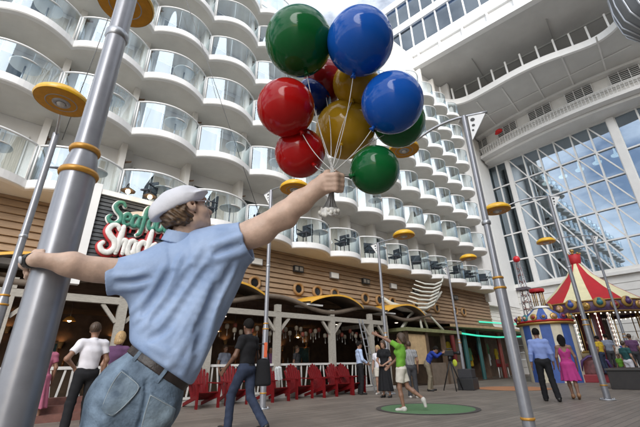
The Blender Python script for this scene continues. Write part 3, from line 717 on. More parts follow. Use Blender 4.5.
p=gz(640,383.5); q=gz(546,242,6.6); lamp_post((p[0],p[1],0),6.9,hd(p,q),'lamp post at the far right standing in front of the carousel',float(np.linalg.norm(np.array(hd(p,q)))))
p=gz(390.5,394); q=gz(417,236,5.6); lamp_post((p[0],p[1],0),5.65,hd(p,q),'lamp post behind the woman in the black dress, its disc over the balconies',1.15,drop=-.1)
p=gz(466,384); q=gz(480,259,5.95); lamp_post((p[0],p[1],0),5.95,hd(p,q),'lamp post beside the cameraman, its disc before the last balconies',1.3,drop=-.2)
# stay cables
for (A,B,l) in ((oy(176,-30,10.6),oy(262,222,11.3),'thin dark stay cable crossing the balconies behind the cap'),(oy(116,-2,9.5),oy(62,140,11.3),'thin dark stay cable crossing the balconies left of the tall post')):
    o=MB().tube([A-(A+B)/2,B-(A+B)/2],.012,5).build('stay_cable',mat('cable grey',(.12,.12,.12),.5)); o.location=V((A+B)/2); tag(o,l,'cable')
# ------------------------------------------------------------------ restaurant sign
def text_mesh(s,size,ext,off,shear,mm,name,parent,loc,ang=0.,sx=1.):
    cu=bpy.data.curves.new(name,'FONT'); cu.body=s; cu.size=size; cu.extrude=ext; cu.offset=off; cu.shear=shear; cu.space_character=.95
    o=bpy.data.objects.new(name,cu); COL.objects.link(o); bpy.context.view_layer.update()
    me=bpy.data.meshes.new_from_object(o.evaluated_get(bpy.context.evaluated_depsgraph_get())); bpy.data.objects.remove(o)
    me.materials.clear(); me.materials.append(mm)
    me.transform(Matrix.Translation(V(loc))@Matrix.Rotation(-ang,4,'Y')@Matrix.Rotation(math.pi/2,4,'X')@Matrix.Diagonal((sx,1,1,1)))
    return link(bpy.data.objects.new(name,me),parent)
t=empty('restaurant_sign',(2.6,11.0,4.6),0,'big restaurant sign reading Seafood Shack in green and white letters on dark slats','sign')
SG=mat('sign green',(.05,.21,.15),.5,var=.25,vs=14); SW=mat('sign white',(.72,.71,.67),.5,var=.1,vs=14); SR=mat('sign red',(.40,.02,.025),.5,var=.2,vs=10); SK=mat('dark slat',(.07,.075,.08),.6,var=.2,vs=6)
a=MB(); z=-.95
while z<.95: a.hexa([(-1.4,-.03,z),(1.5,-.03,z),(1.5,.06,z),(-1.4,.06,z),(-1.4,.0,z+.105),(1.5,.0,z+.105),(1.5,.06,z+.105),(-1.4,.06,z+.105)]); z+=.115
a.build('slat_panel',SK,t)
a=MB()
for x in (-1.52,1.52): a.box((x-.11,-.1,-1.6),(x+.11,.12,1.25))
a.box((-1.405,-.08,.97),(1.405,.1,1.12)); a.build('frame',W_PAINT,t)
MB().box((-.62,-.1,-.98),(1.38,-.035,-.80)).build('tan_board',mat('tan board',(.5,.38,.24),.6,var=.15,vs=8),t)
def stroke(lines,r,name,mm,par,y,ang=.0,sc_=1.,off=(0,0),flat=.4,sx=1.):
    a=MB()
    for L in lines:
        L=smooth([tuple(p) for p in L],6) if len(L)>2 else L
        rr=[]; P=[]
        for i,(x,z) in enumerate(L):
            X=x*sc_*sx;Z=z*sc_; P.append((off[0]+X*math.cos(ang)-Z*math.sin(ang),y,off[1]+X*math.sin(ang)+Z*math.cos(ang))); q=i/(len(L)-1); rr.append(r*(.75+.35*math.sin(math.pi*q)))
        b=MB(); b.tube(P,rr,10); b.v=[(v[0],y+(v[1]-y)*flat,v[2]) for v in b.v]; a.add(b.v,b.f,0,True)
        for e,re in ((P[0],rr[0]),(P[-1],rr[-1])): a.ball(e,re,10,0,(1,flat,1))
    return a.build(name,mm,par)
# script lettering, unit height about 1
LET={'S':([[(.62,.86),(.50,1.0),(.28,.98),(.16,.78),(.30,.60),(.52,.42),(.56,.20),(.36,.02),(.10,.05),(-.04,.22),(.05,.34)]],.66),
'e':([[(.02,.27),(.30,.30),(.34,.44),(.20,.54),(.05,.42),(.03,.18),(.16,.03),(.36,.08)]],.42),
'a':([[(.36,.46),(.20,.53),(.04,.38),(.05,.12),(.18,.03),(.33,.18),(.37,.50)],[(.37,.50),(.35,.14),(.46,.04)]],.46),
'f':([[(.44,.92),(.32,1.04),(.20,.86),(.16,.4),(.10,-.2),(-.04,-.34)],[(.0,.50),(.36,.54)]],.40),
'o':([[(.20,.53),(.04,.40),(.04,.14),(.18,.03),(.34,.14),(.35,.40),(.20,.53)]],.44),
'd':([[(.36,.46),(.20,.53),(.04,.38),(.05,.12),(.18,.03),(.33,.18),(.37,.5)],[(.44,1.0),(.37,.5),(.36,.14),(.46,.04)]],.5),
'h':([[(.12,1.0),(.06,.5),(.0,.02)],[(.03,.25),(.16,.46),(.32,.48),(.34,.3),(.30,.03)]],.44),
'c':([[(.36,.42),(.22,.53),(.04,.36),(.04,.14),(.18,.03),(.36,.10)]],.42),
'k':([[(.12,1.0),(.06,.5),(.0,.02)],[(.38,.52),(.06,.24),(.40,.02)]],.44)}
def word(w,track=1.):
    x=0; out=[]
    for c in w:
        L,wd_=LET[c]
        for l in L: out.append([(p[0]+x+p[1]*.08,p[1]) for p in l])
        x+=wd_*track
    return out,x
o1=word('Seafood'); o2=word('Shack')
for (wd_,ang,sc_,off,r,mm,mo,ro,yy,sx) in ((o1[0],.03,.66,(-1.10,.14),.056,SG,SW,.085,-.17,.80),(o2[0],.05,.80,(-1.14,-.72),.078,SW,SR,.13,-.19,.72)):
    stroke(wd_,ro,'letter_outline',mo,t,yy+.07,ang,sc_,off,.35,sx); stroke(wd_,r,'lettering',mm,t,yy,ang,sc_,off,.5,sx)
a=MB(); a.lathe([(0,0),(.42,0),(.44,.02),(.42,.04),(0,.04)],(-.05,-.05,.46),24,axis=(0,-1,0)); a.v=[(v[0]*1.5,v[1],.40+(v[2]-.46)*.75) for v in a.v]; a.build('oval_badge',mat('sign buff',(.62,.52,.42),.6),t)
a=MB()
for i in range(10): a.bar((-.5+.17*i,-.09,-.02-.0*i),(-.47+.17*i,-.09,.17),.05,.03,(0,1,0))
a.build('red_marks',SR,t)
for x in (-.82,-.22):
    g=empty('sign_lamp',(2.6+x,10.55,5.68),0,('left' if x<-.5 else 'right')+' of the two lit dark shaded lamps over the seafood sign','sign lamp','sign lamps over the restaurant sign')
    a=MB(); a.lathe([(.03,.12),(.06,.10),(.19,.01),(.20,0),(.18,.0),(.05,.085)],n=24); a.build('lamp_shade',mat('dark bronze',(.06,.04,.03),.4,metal=.3),g)
    a=MB(); a.ball((0,0,-.01),.065,12); a.build('bulb',BULB,g)
    MB().tube([(0,0,.11),(0,.05,.26),(0,.25,.30),(0,.44,.12)],.016,6).build('gooseneck',BLACK,g)
# ------------------------------------------------------------------ Adirondack chairs
def adirondack(loc,rz,label,first=[None]):
    if first[0] is not None:
        t=copy_tree(first[0]); t.location=V(loc); t.rotation_euler=(0,0,rz); t['label']=label; return t
    t=empty('adirondack_chair',loc,rz,label,'chair','red adirondack chairs along the porch'); first[0]=t
    a=MB()
    for i in range(6): y=-.32+.105*i; z=.37-.035*i; a.hexa([(-.27,y,z),(.27,y,z),(.27,y+.092,z-.03),(-.27,y+.092,z-.03),(-.27,y,z+.022),(.27,y,z+.022),(.27,y+.092,z-.008),(-.27,y+.092,z-.008)])
    a.build('seat',RED,t)
    b=MB()
    for i in range(7):
        x=(i-3)*.083; hh=.80-.035*(abs(i-3)**1.6); b0=(x*.85,.24,.22); b1=(x*1.12,.24+.46*hh*.9,.22+hh); b.bar(b0,b1,.072,.022,(0,-1,.5))
        b.lathe([(0,-.011),(.036,-.011),(.036,.011),(0,.011)],b1,12,axis=(0,-.9,.42))
    b.bar((-.27,.36,.42),(.27,.36,.42),.05,.025); b.bar((-.27,.52,.74),(.27,.52,.74),.05,.025); b.build('backrest',RED,t)
    for s in (-1,1):
        MB().prism([(s*.28-.065,-.42),(s*.28+.065,-.42),(s*.30+.075,-.1),(s*.29+.05,.42),(s*.29-.03,.42),(s*.28-.06,-.1)],.58,.605).build('armrest',RED,t)
        MB().box((s*.30-.018,-.36,0),(s*.30+.018,-.25,.579)).build('front_leg',RED,t)
        MB().hexa([(s*.265-.015,-.30,.25),(s*.265+.015,-.30,.25),(s*.265+.015,.70,0),(s*.265-.015,.70,0),(s*.265-.015,-.30,.36),(s*.265+.015,-.30,.36),(s*.265+.015,.72,.08),(s*.265-.015,.72,.08)]).build('rear_leg',RED,t)
    return t
for i,(x,rz,l) in enumerate([(4.55,.25,'nearest the statue, left of the first porch post in view'),(5.55,-.15,'just left of the man in black'),(6.85,.35,'draped with the striped towel'),(7.95,.1,'third to the left of the man in pale blue'),(8.85,.4,'second to the left of the man in pale blue'),(9.75,-.2,'just left of the man in pale blue'),(10.22,.3,'partly hidden behind the man in pale blue'),(2.6,.1,'behind the blonde woman in purple')]):
    adirondack((x,10.35+.2*(i%2),0),rz*.5-.12,'red adirondack chair '+l)
a=SDF(); a.ecap((0,0,.0),(.05,.05,-.32),.03,.04,(1,0,0),4,3.6,k=.02); a.ecap((.02,.08,.02),(.05,.14,-.2),.03,.03,(1,0,0),3.6,3.2,k=.03); 
a.warp(lambda P:.008*np.sin(P[0]*60+P[2]*14))
o=a.mesh('towel',.015,mat('striped towel',(.55,.58,.58),.9,var=.35,vs=30,stretch=(3,3,.4))); o.location=(6.75,10.02,.93); tag(o,'pale striped towel hung over a red chair by the man in black','towel')
# stepladder
t=empty('ladder',(11.55,10.9,0),.3,'tall aluminium ladder leaning by the porch corner post','ladder')
for s in (-1,1): MB().bar((s*.22,-.45,0),(s*.17,.1,2.75),.05,.03,(0,1,0)).build('stile',STEEL2,t)
for i in range(9):
    q=(i+.7)/9.4; MB().bar((-.22+.05*q,-.45+.55*q,2.75*q),(.22-.05*q,-.45+.55*q,2.75*q),.05,.03).build('rung',STEEL2,t)
# ------------------------------------------------------------------ kiosk with the fish skeleton on its roof
t=empty('roof_kiosk',(17.2,12.0,0),0,'small timber kiosk with a flat olive green roof beyond the cameraman','kiosk')
MB().box((-2.7,-1.1,2.42),(2.2,1.0,2.58)).build('roof',mat('olive roof edge',(.20,.21,.10),.6,var=.2,vs=5),t)
for x in (-2.5,-.9,.6,2.0): MB().box((x-.09,-.95,0),(x+.09,-.77,2.419)).build('post',WOODD,t)
MB().box((-2.4,-.9,.95),(-1.0,-.86,2.3)).build('wall_panel',mat('pale plywood',(.5,.36,.2),.6,var=.2,vs=4),t)
MB().box((-2.4,.6,0),(2.0,.7,2.41)).build('wall_panel',WOODD,t)
MB().box((-.8,-.92,.0),(2.0,-.8,1.0)).build('counter',MOLD,t)
FISH=mat('bone white paint',(.62,.62,.55),.55,var=.12,vs=6)
t=empty('fish_skeleton',(16.9,11.3,2.58),-.1,'big pale fish skeleton sculpture on legs on top of the kiosk roof','sculpture')
MB().tube([(-3.2,0,1.45),(-2.6,0,1.12),(-1.9,0,.98),(-.9,0,.95),(0,0,1.1),(.8,0,1.5),(1.5,0,2.1)],[.05,.13,.17,.15,.11,.08,.05],12).build('spine',FISH,t)
for i in range(7):
    z=1.05+.22*i; x=-.1+.16*i
    MB().tube([(x-1.5,-.05,z+.12),(x-1.0,-.25,z-.04),(x-.3,-.35,z-.03),(x+.4,-.3,z+.22),(x+.9,-.1,z+.62)],[.03,.05,.055,.05,.03],8).build('rib',FISH,t)
for (b0,b1) in (((-.9,0,.9),(-2.2,-.2,0)),((-.7,0,.95),(-.75,-.2,0)),((-.4,0,.95),(.9,-.2,0)),((-.8,0,.95),(-1.6,.3,0)),((-.5,0,.95),(.3,.3,0))):
    m_=[(b0[i]+b1[i])/2+(0,0,.12)[i] for i in range(3)]; MB().tube([b0,m_,b1],[.07,.05,.07],8).build('leg',FISH,t)
# ------------------------------------------------------------------ neon shop front under the last cabins
t=empty('neon_shop',(25,12.6,0),0,'dark shop front with green neon tubes under a tan curved eave','shop')
MB().tube([(-4.6,-.75,2.62),(-2.5,-.95,2.5),(0,-1.0,2.48),(3,-.9,2.6),(5.5,-.6,2.75)],.05,8).build('neon_tube',NEON,t)
MB().tube([(-1.0,-.5,3.45),(2,-.6,3.5),(5,-.5,3.6)],.045,8).build('neon_tube',NEON,t)
a=MB(); N=16; vs=[]
for i in range(N+1):
    x=-5.5+11.5*i/N; b=.5*math.sin(math.pi*i/N); vs+=[(x,-1.0-b,3.05),(x,.3,3.2),(x,-1.0-b,2.9),(x,.3,2.95)]
fs=[]
for i in range(N):
    j=i*4; fs+=[(j,j+4,j+5,j+1),(j+2,j+3,j+7,j+6),(j,j+2,j+6,j+4)]
a.add(vs,fs,0); a.build('eave',mat('tan eave',(.42,.30,.17),.6,var=.15,vs=4),t)
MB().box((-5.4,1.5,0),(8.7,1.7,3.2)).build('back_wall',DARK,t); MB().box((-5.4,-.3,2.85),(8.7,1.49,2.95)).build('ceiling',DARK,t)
for x,cm,r in ((-4.6,(.18,.03,.03),.16),(-3.3,(.03,.10,.10),.14),(-1.6,(.05,.04,.04),.12),(1.2,(.2,.04,.03),.13),(3.4,(.05,.08,.07),.13)):
    a=MB(); a.lathe([(r,0),(r,2.84)],(x,-.5,0),16); a.build('column',mat('shop column %d'%int(r*100+cm[0]*100),cm,.4),t)
CLO=[mat('cloth yellow',(.6,.4,.03),.9),mat('cloth red',(.45,.04,.04),.9),mat('cloth green',(.1,.25,.12),.9),mat('cloth dark',(.04,.04,.06),.9),mat('cloth white',(.6,.6,.6),.9)]
CN=['yellow','red','green','dark','white']
for k in range(12):
    x=21.6+.62*k; ci=(k*3)%5; a=SDF(); a.ecap((0,0,.42),(0,0,-.25),.06,.09,(1,0,0),2.4,2.0,k=.02); a.cap((-.12,0,.4),(-.24,.0,.1),.05,.05); a.cap((.12,0,.4),(.24,0,.1),.05,.05)
    o=a.mesh('hanging_shirt',.03,CLO[ci]); o.location=(x,13.2+.3*(k%2),1.75-.35*(k%3)); tag(o,CN[ci]+' shirt hung on display in the neon lit shop','shirt','shirts hung in the neon shop')
t=empty('high_stool',gz(505,377.5),.2,'high stool with a red seat and white legs before the neon shop','stool')
MB().box((-.36,-.3,.66),(.36,.3,.86),0,.03).build('seat',RED,t); MB().box((-.36,.24,.862),(.36,.30,1.15),0,.02).build('backrest',RED,t)
for sx in (-1,1):
    for sy in (-1,1): MB().tube([(sx*.3,sy*.24,0),(sx*.28,sy*.22,.66)],.03,8).build('leg',W_BRIGHT,t)
# planter
t=empty('planter',gz(634,388),.12,'low dark planter box at the right edge in front of the carousel','planter')
a=MB(); a.box((-1.1,-1.4,0),(.9,.55,.62),0,.02); a.build('box',mat('dark planter',(.035,.03,.028),.5,var=.2,vs=5),t)
MB().box((-1.15,-1.45,.621),(.95,.60,.69),0,.015).build('rim',mat('planter rim',(.06,.055,.05),.4),t)
MB().box((-1.0,-1.3,.64),(.8,.45,.70)).build('soil',mat('soil',(.05,.035,.025),.9,var=.3,vs=20),t)
# ------------------------------------------------------------------ striped booth, toy tower, carousel
BLU=mat('booth blue',(.055,.115,.36),.5,var=.12,vs=4); BCR=mat('booth cream',(.66,.60,.46),.5,var=.08,vs=4); CRED=mat('tent red',(.46,.014,.022),.6,var=.1,vs=4); CCR=mat('tent cream',(.76,.70,.44),.6,var=.07,vs=4)
GLD=mat('gilded trim',(.42,.25,.07),.35,metal=.5,var=.15,vs=20)
def wedge(mb,prof,a0,a1,mi,n=4,c=(0,0)):
    vs=[];fs=[]
    for i in range(n+1):
        t=a0+(a1-a0)*i/n
        for r,z in prof: vs.append((c[0]+r*math.cos(t),c[1]+r*math.sin(t),z))
    m=len(prof)
    for i in range(n):
        for k in range(m-1): fs.append((i*m+k,(i+1)*m+k,(i+1)*m+k+1,i*m+k+1))
    mb.add(vs,fs,mi,True)
bc=np.array([22.2,7.6]); BR_=1.25
t=empty('striped_booth',(bc[0],bc[1],0),0,'round booth with blue and cream vertical stripes under a jewelled cornice','booth')
mb=MB()
for k in range(16): wedge(mb,[(BR_,0),(BR_,2.72)],2*math.pi*k/16+.12,2*math.pi*(k+1)/16+.12,k%2)
mb.build('drum',[BLU,BCR],t)
a=MB(); a.lathe([(BR_,2.70),(BR_+.14,2.74),(BR_+.16,2.80),(BR_+.05,2.84)],n=48); a.build('cornice',GLD,t)
a=MB(); a.lathe([(BR_+.02,2.842),(BR_+.10,2.87),(BR_+.10,2.93),(BR_-.02,2.96)],n=48); a.build('cornice_band',CRED,t)
MEDC=[mat('medal purple',(.08,.035,.13),.4),mat('medal red',(.26,.02,.03),.4),mat('medal teal',(.04,.2,.22),.4),mat('medal gold',(.36,.22,.05),.35),mat('medal blue',(.06,.1,.35),.4),mat('medal skin',(.5,.3,.2),.5)]
for k in range(18):
    q=2*math.pi*k/18; c=((BR_+.05)*math.cos(q),(BR_+.05)*math.sin(q),3.08); a=MB()
    a.lathe([(.17,0),(.17,.03),(.12,.05),(0,.05)],c,16,axis=(math.cos(q),math.sin(q),.15)); md=a.build('medallion',GLD if k%2 else MEDC[k%6],t)
    a=MB(); a.ball((c[0]+.06*math.cos(q),c[1]+.06*math.sin(q),c[2]),.085,10); a.build('jewel',MEDC[(k*2+1)%6],md)
mb=MB()
for k in range(12): wedge(mb,[(1.0,2.965),(.9,3.2),(.45,3.55),(.30,3.62)],2*math.pi*k/12,2*math.pi*(k+1)/12,k%2)
mb.build('cone_roof',[BLU,BCR],t)
a=MB(); a.lathe([(.42,3.62),(.42,3.70),(.30,3.74)],n=20); a.build('lantern_base',W_PAINT,t)
for k in range(6): q=k*math.pi/3; MB().tube([(.26*math.cos(q),.26*math.sin(q),3.74),(.26*math.cos(q),.26*math.sin(q),4.5)],.03,6).build('lantern_post',GLD,t)
a=MB(); a.lathe([(.36,4.5),(.38,4.56),(.36,4.68),(.0,4.72)],n=24); a.build('lantern_cap',CRED,t)
# lattice toy tower
tw=ox(526,312,24.5); t=empty('toy_tower',(24.5,9.1,0),0,'thin lattice toy tower with a red ball on its tip behind the booth','tower')
for s in ((-1,-1),(1,-1),(1,1),(-1,1)): MB().tube([(s[0]*.22,s[1]*.22,0),(s[0]*.20,s[1]*.20,4.4),(s[0]*.10,s[1]*.10,6.9)],.035,6).build('leg',STEEL2,t)
a=MB()
for k in range(15):
    z=.6+.42*k; w_=.21 if z<4.4 else .21-.11*(z-4.4)/2.5; s=1 if k%2 else -1
    for (p,q) in (((-w_,-w_),(w_,-w_)),((w_,-w_),(w_,w_)),((w_,w_),(-w_,w_)),((-w_,w_),(-w_,-w_))):
        a.tube([(p[0],p[1],z-.2*s),(q[0],q[1],z+.2*s)],.018,5); a.tube([(p[0],p[1],z),(q[0],q[1],z)],.018,5)
a.build('lattice',mat('tower red brown',(.22,.10,.09),.5),t)
a=MB(); a.ball((0,0,7.12),.22,16); a.build('finial_ball',mat('tower ball red',(.6,.02,.03),.3),t)
for z in (3.2,5.1): MB().box((-.33,-.33,z),(.33,.33,z+.16)).build('collar_box',mat('tower box',(.12,.1,.12),.5),t)
GP=mat('pink gingham',(.55,.36,.42),.7,var=.35,vs=7,detail=0)
MB().box((-.6,-.8,3.0),(.3,.45,3.5)).build('pink_housing',GP,t)
# carousel
cc=np.array([25.4,6.2]); RC=2.6; ZE=3.85
t=empty('carousel',(cc[0],cc[1],0),.2,'carousel under a red and cream striped conical tent with jewelled rounding boards','carousel')
mb=MB()
for k in range(12): wedge(mb,[(RC,ZE),(RC*.60,ZE+.85),(RC*.27,ZE+1.72),(.20,ZE+2.5)],2*math.pi*k/12+.14,2*math.pi*(k+1)/12+.14,k%2,6)
mb.build('tent_roof',[CRED,CCR],t)
ZQ=ZE; ZE=ZE-.45
a=MB(); a.lathe([(.25,ZE+2.9),(.30,ZE+3.0),(.36,ZE+3.45),(.33,ZE+3.46),(.2,ZE+3.3)],n=24)
for k in range(8): q=k*math.pi/4; a.ball((.35*math.cos(q),.35*math.sin(q),ZE+3.5),.07,8,1)
a.ball((0,0,ZE+3.72),.12,12,1); a.tube([(0,0,ZE+3.3),(0,0,ZE+3.75)],.05,8); a.build('crown',[CRED,GLD],t); ZE=ZQ
a=MB(); a.lathe([(RC-.05,ZE-.62),(RC+.12,ZE-.58),(RC+.12,ZE-.1),(RC,ZE)],n=64); a.build('rounding_board',mat('board maroon',(.16,.03,.05),.5,var=.5,vs=5,rgb2=(.12,.10,.22)),t)
for z in (ZE-.60,ZE-.03):
    a=MB(); a.lathe([(RC+.10,z-.04),(RC+.19,z),(RC+.10,z+.04)],n=64); a.build('gold_trim',GLD,t)
for k in range(28):
    q=2*math.pi*k/28; c=((RC+.13)*math.cos(q),(RC+.13)*math.sin(q),ZE-.3+(.14 if k%2 else 0)); a=MB(); r=.27 if k%2 else .2
    a.lathe([(r,0),(r,.05),(r*.72,.09),(0,.09)],c,18,axis=(math.cos(q),math.sin(q),0)); md=a.build('medallion',MEDC[(k*3)%6] if k%2 else GLD,t)
    a=MB(); a.ball((c[0]+.1*math.cos(q),c[1]+.1*math.sin(q),c[2]),r*.55,10); a.ball((c[0]+.11*math.cos(q),c[1]+.11*math.sin(q),c[2]+r*.6),r*.3,8); a.build('carved_head',MEDC[(k*5+5)%6],md)
a=MB(); a.lathe([(0,.35),(RC-.05,.35),(RC-.05,.0)],n=64); a.build('platform',mat('carousel platform',(.25,.05,.05),.5,var=.3,vs=6),t)
mb=MB()
for k in range(12): wedge(mb,[(.85,.351),(.85,ZE-.4)],2*math.pi*k/12,2*math.pi*(k+1)/12,k%2)
mb.build('centre_drum',[mat('drum dark red',(.14,.02,.03),.3),mat('drum mirror',(.3,.3,.32),.08,metal=.9)],t)
a=MB(); a.lathe([(.0,ZE-.5),(RC-.1,ZE-.45)],n=48); a.build('canopy_ceiling',DARK,t)
for k in range(12):
    q=2*math.pi*k/12; MB().tube([((RC-.3)*math.cos(q),(RC-.3)*math.sin(q),.36),((RC-.3)*math.cos(q),(RC-.3)*math.sin(q),ZE-.45)],.035,8).build('pole',GLD,t)
for k in range(8):
    q=2*math.pi*k/8+.3; a=MB()
    a.lathe([(r_,.9+.22*i+dz) for i in range(12) for r_,dz in ((.004,-.06),(.018,-.02),(.026,0),(.018,.02),(.004,.06))],(.89*math.cos(q),.89*math.sin(q),0),8)
    a.build('light_string',BULBW,t)
a=MB()
for k in range(60): q=2*math.pi*k/60; a.ball(((RC-.04)*math.cos(q),(RC-.04)*math.sin(q),ZE-.68),.035,6)
a.build('light_string',BULBW,t)
def horse(par,loc,rz,mm,sm):
    s=SDF(); s.ecap((-.42,0,0),(.36,0,.03),.19,.2,(0,1,0),.85,.85,k=.06); s.chain([(.38,0,.1),(.56,0,.38),(.66,0,.58)],[.16,.11,.085],k=.05); s.cap((.66,0,.56),(.90,0,.42),.085,.055,k=.04)
    s.cap((.64,.04,.62),(.63,.05,.72),.025,.012); s.cap((.64,-.04,.62),(.63,-.05,.72),.025,.012)
    s.chain([(.34,.09,-.08),(.55,.1,-.26),(.50,.1,-.5)],[.08,.05,.035],k=.03); s.chain([(.34,-.09,-.08),(.42,-.1,-.34),(.60,-.1,-.52)],[.08,.05,.035],k=.03)
    s.chain([(-.42,.09,-.06),(-.40,.1,-.34),(-.58,.1,-.5),(-.56,.1,-.62)],[.11,.06,.04,.035],k=.03); s.chain([(-.42,-.09,-.06),(-.52,-.1,-.32),(-.70,-.1,-.45),(-.72,-.1,-.58)],[.11,.06,.04,.035],k=.03)
    s.chain([(-.56,0,.1),(-.74,0,.02),(-.78,0,-.28)],[.05,.06,.02],k=.03)
    o=s.mesh('horse',.028,mm,par); o.location=loc; o.rotation_euler=(0,0,rz)
    s=SDF(); s.ecap((-.12,0,.14),(.14,0,.15),.085,.085,(0,1,0),2,2); s.mesh('saddle',.028,sm,o)
    MB().tube([(0,0,-.55 if False else -.75),(0,0,2.1)],.025,8).build('pole',GLD,o)
HM=[mat('horse white',(.6,.57,.52),.35),mat('horse brown',(.16,.08,.04),.35),mat('horse black',(.03,.03,.03),.3),mat('horse cream',(.5,.4,.25),.35)]
for k in range(8):
    q=2*math.pi*k/8+.5; horse(t,(2.0*math.cos(q),2.0*math.sin(q),1.25+.15*math.sin(k*2)),q+math.pi/2,HM[k%4],MEDC[k%6])
t=empty('carousel_chariot',(22.4,5.9,0),.3,'ornate arched carousel bench with purple trim beside the woman in pink','bench')
a=SDF(); a.ecap((0,0,.4),(0,0,.9),.22,.2,(0,1,0),2.8,2.2,k=.05); a.mesh('bench_back',.03,mat('chariot maroon',(.14,.04,.04),.4,var=.4,vs=9),t)
MB().tube([(-.25,-.62,.5),(-.25,-.5,.95),(-.25,-.2,1.15),(-.25,.2,1.15),(-.25,.5,.95),(-.25,.62,.5)],.06,8).build('arched_trim',MEDC[0],t)
MB().box((-.3,-.6,.0),(.3,.6,.35),0,.03).build('base',MEDC[1],t)
o=MB().lathe([(0,0),(.2,0),(.24,.38),(.2,.38),(.18,.05)],n=20).build('yellow_bucket',mat('ochre bucket',(.5,.3,.06),.5)); o.location=V(gz(588,377.5)); tag(o,'ochre yellow bucket on the deck before the carousel','bucket')
# ------------------------------------------------------------------ statue
RT=RM@np.array([1.,0,0]); UPV=RM@np.array([0,1.,0]); FW=RM@np.array([0,0,-1.])
def px_(r,d): return r*d/FPX
SKIN=mat('painted statue skin',(.60,.415,.315),.46,var=.16,vs=17,bump=.16,bs=55,spec=.4,detail=7)
SHIRT=mat('painted blue shirt',(.27,.38,.60),.5,var=.14,vs=6,bump=.16,bs=60,rgb2=(.38,.485,.68),spec=.3,detail=7)
JEAN=mat('painted denim',(.095,.15,.22),.62,var=.55,vs=8,bump=.35,bs=90,rgb2=(.23,.31,.40),detail=9,spec=.3)
JEANP=mat('painted denim pocket',(.13,.19,.265),.62,var=.4,vs=9,bump=.3,bs=90,rgb2=(.28,.36,.42),detail=9,spec=.3)
HATM=mat('painted pale cap',(.66,.66,.70),.55,var=.05,vs=14,bump=.12,bs=70)
HAIR=mat('painted brown hair',(.045,.026,.014),.5,var=.6,vs=22,rgb2=(.19,.115,.06),stretch=(1,1,3))
LEATH=mat('dark belt leather',(.03,.022,.02),.4,var=.3,vs=20,bump=.2,bs=80)
SB=np.array([.33,1.9,0]); st=empty('statue',SB,0,'painted statue of a man in a white cap holding up a bunch of balloons','statue')
def Ps(s,name,h,mats,parent=None,mfn=None):
    o=s.mesh(name,h,mats,parent or st,mfn)
    if parent is None: o.location=V(-SB)
    return o
A=ad
def C(s,p,q,rp,rq,k=.03,op='+'): return s.cap(A(*p),A(*q),px_(rp,p[2]),px_(rq,q[2]),k,op)
# body: one surface with torso core, arms, neck, head, hands and legs
hipL,hipR=A(122,402,1.60),A(152,404,1.63); ankL,ankR=np.array([.24,1.83,.09]),np.array([.40,1.90,.09])
kneeL=.48*hipL+.52*ankL-np.array([.0,.02,0])+.04*FW; kneeR=.48*hipR+.52*ankR+.03*FW
bd=SDF()
bd.ecap(A(158,372,1.66),A(182,282,1.80),.085,.10,RT,1.35,1.7,k=.05); bd.ecap(A(140,396,1.63),A(158,372,1.66),.10,.085,RT,1.3,1.4,k=.05)
bd.cap(hipL,kneeL,.075,.05); bd.cap(kneeL,ankL,.05,.035); bd.cap(hipR,kneeR,.075,.05); bd.cap(kneeR,ankR,.05,.035)
C(bd,(183,248,1.87),(187,222,1.885),13.5,11.5,.03)
# left arm along the post
wl=(37,259.5,1.535); el=(98,270,1.66); sl_=(150,274,1.79)
C(bd,sl_,el,15,11.5,.03); C(bd,(118,272,1.70),(90,268,1.64),10.5,10.2,.03); C(bd,(96,270,1.655),(72,264,1.60),11.0,11.2,.02); C(bd,(72,264,1.60),wl,11.0,6.6,.03)
C(bd,(84,272,1.64),(64,267,1.59),7,6,.03)
C(bd,wl,(30,261,1.56),6.5,6.2,.02); C(bd,(30,261,1.56),(25,264,1.62),6.2,5.6,.02)
fb=[(26,259),(25,264),(26,269),(28,274)]
for i,(fx_,fy) in enumerate(fb):
    bd.chain([A(fx_,fy,1.62),A(24.5+.8*i,fy+3,1.70),A(31+i,fy+4,1.79),A(43,fy+4,1.81)],[.0115,.0112,.0105,.009],k=.008)
bd.chain([A(33,257,1.56),A(36,252.5,1.575),A(43,251,1.567)],[.014,.0125,.010],k=.012)
# right arm to the fist
C(bd,(222,243,1.87),(262,232,1.885),15,13.2,.03); C(bd,(255,232,1.885),(284,215.5,1.89),13.4,12.2,.03)
C(bd,(278,220,1.885),(288,220,1.885),9,8,.03); C(bd,(284,214,1.885),(300,202,1.885),12.2,11.3,.03); C(bd,(300,202,1.885),(319,188,1.885),11.0,8.6,.03)
C(bd,(272,218,1.85),(300,207,1.86),5,4,.03)
C(bd,(317,188,1.885),(326,183,1.875),9.0,9.0,.02); C(bd,(325,181,1.87),(328,186,1.87),8.0,7.0,.02)
for i,(fy) in enumerate((175.5,180.2,185,189.3)):
    q=(3.0,3.05,2.95,2.6)[i]; y=fy
    bd.chain([A(327,y,1.835),A(335.5,y-.2,1.825),A(341.5-.5*(i==3),y+.8,1.865),A(338,y+1.4,1.915),A(331,y+1,1.915)],[px_(q,1.85)*1.0,px_(q,1.85)*1.02,px_(q,1.87)*.98,px_(q,1.9)*.9,px_(q,1.9)*.8],k=.009)
bd.chain([A(324,178,1.875),A(327,173,1.90),A(333,171.5,1.915),A(339,174,1.925)],[.019,.016,.0145,.012],k=.012)
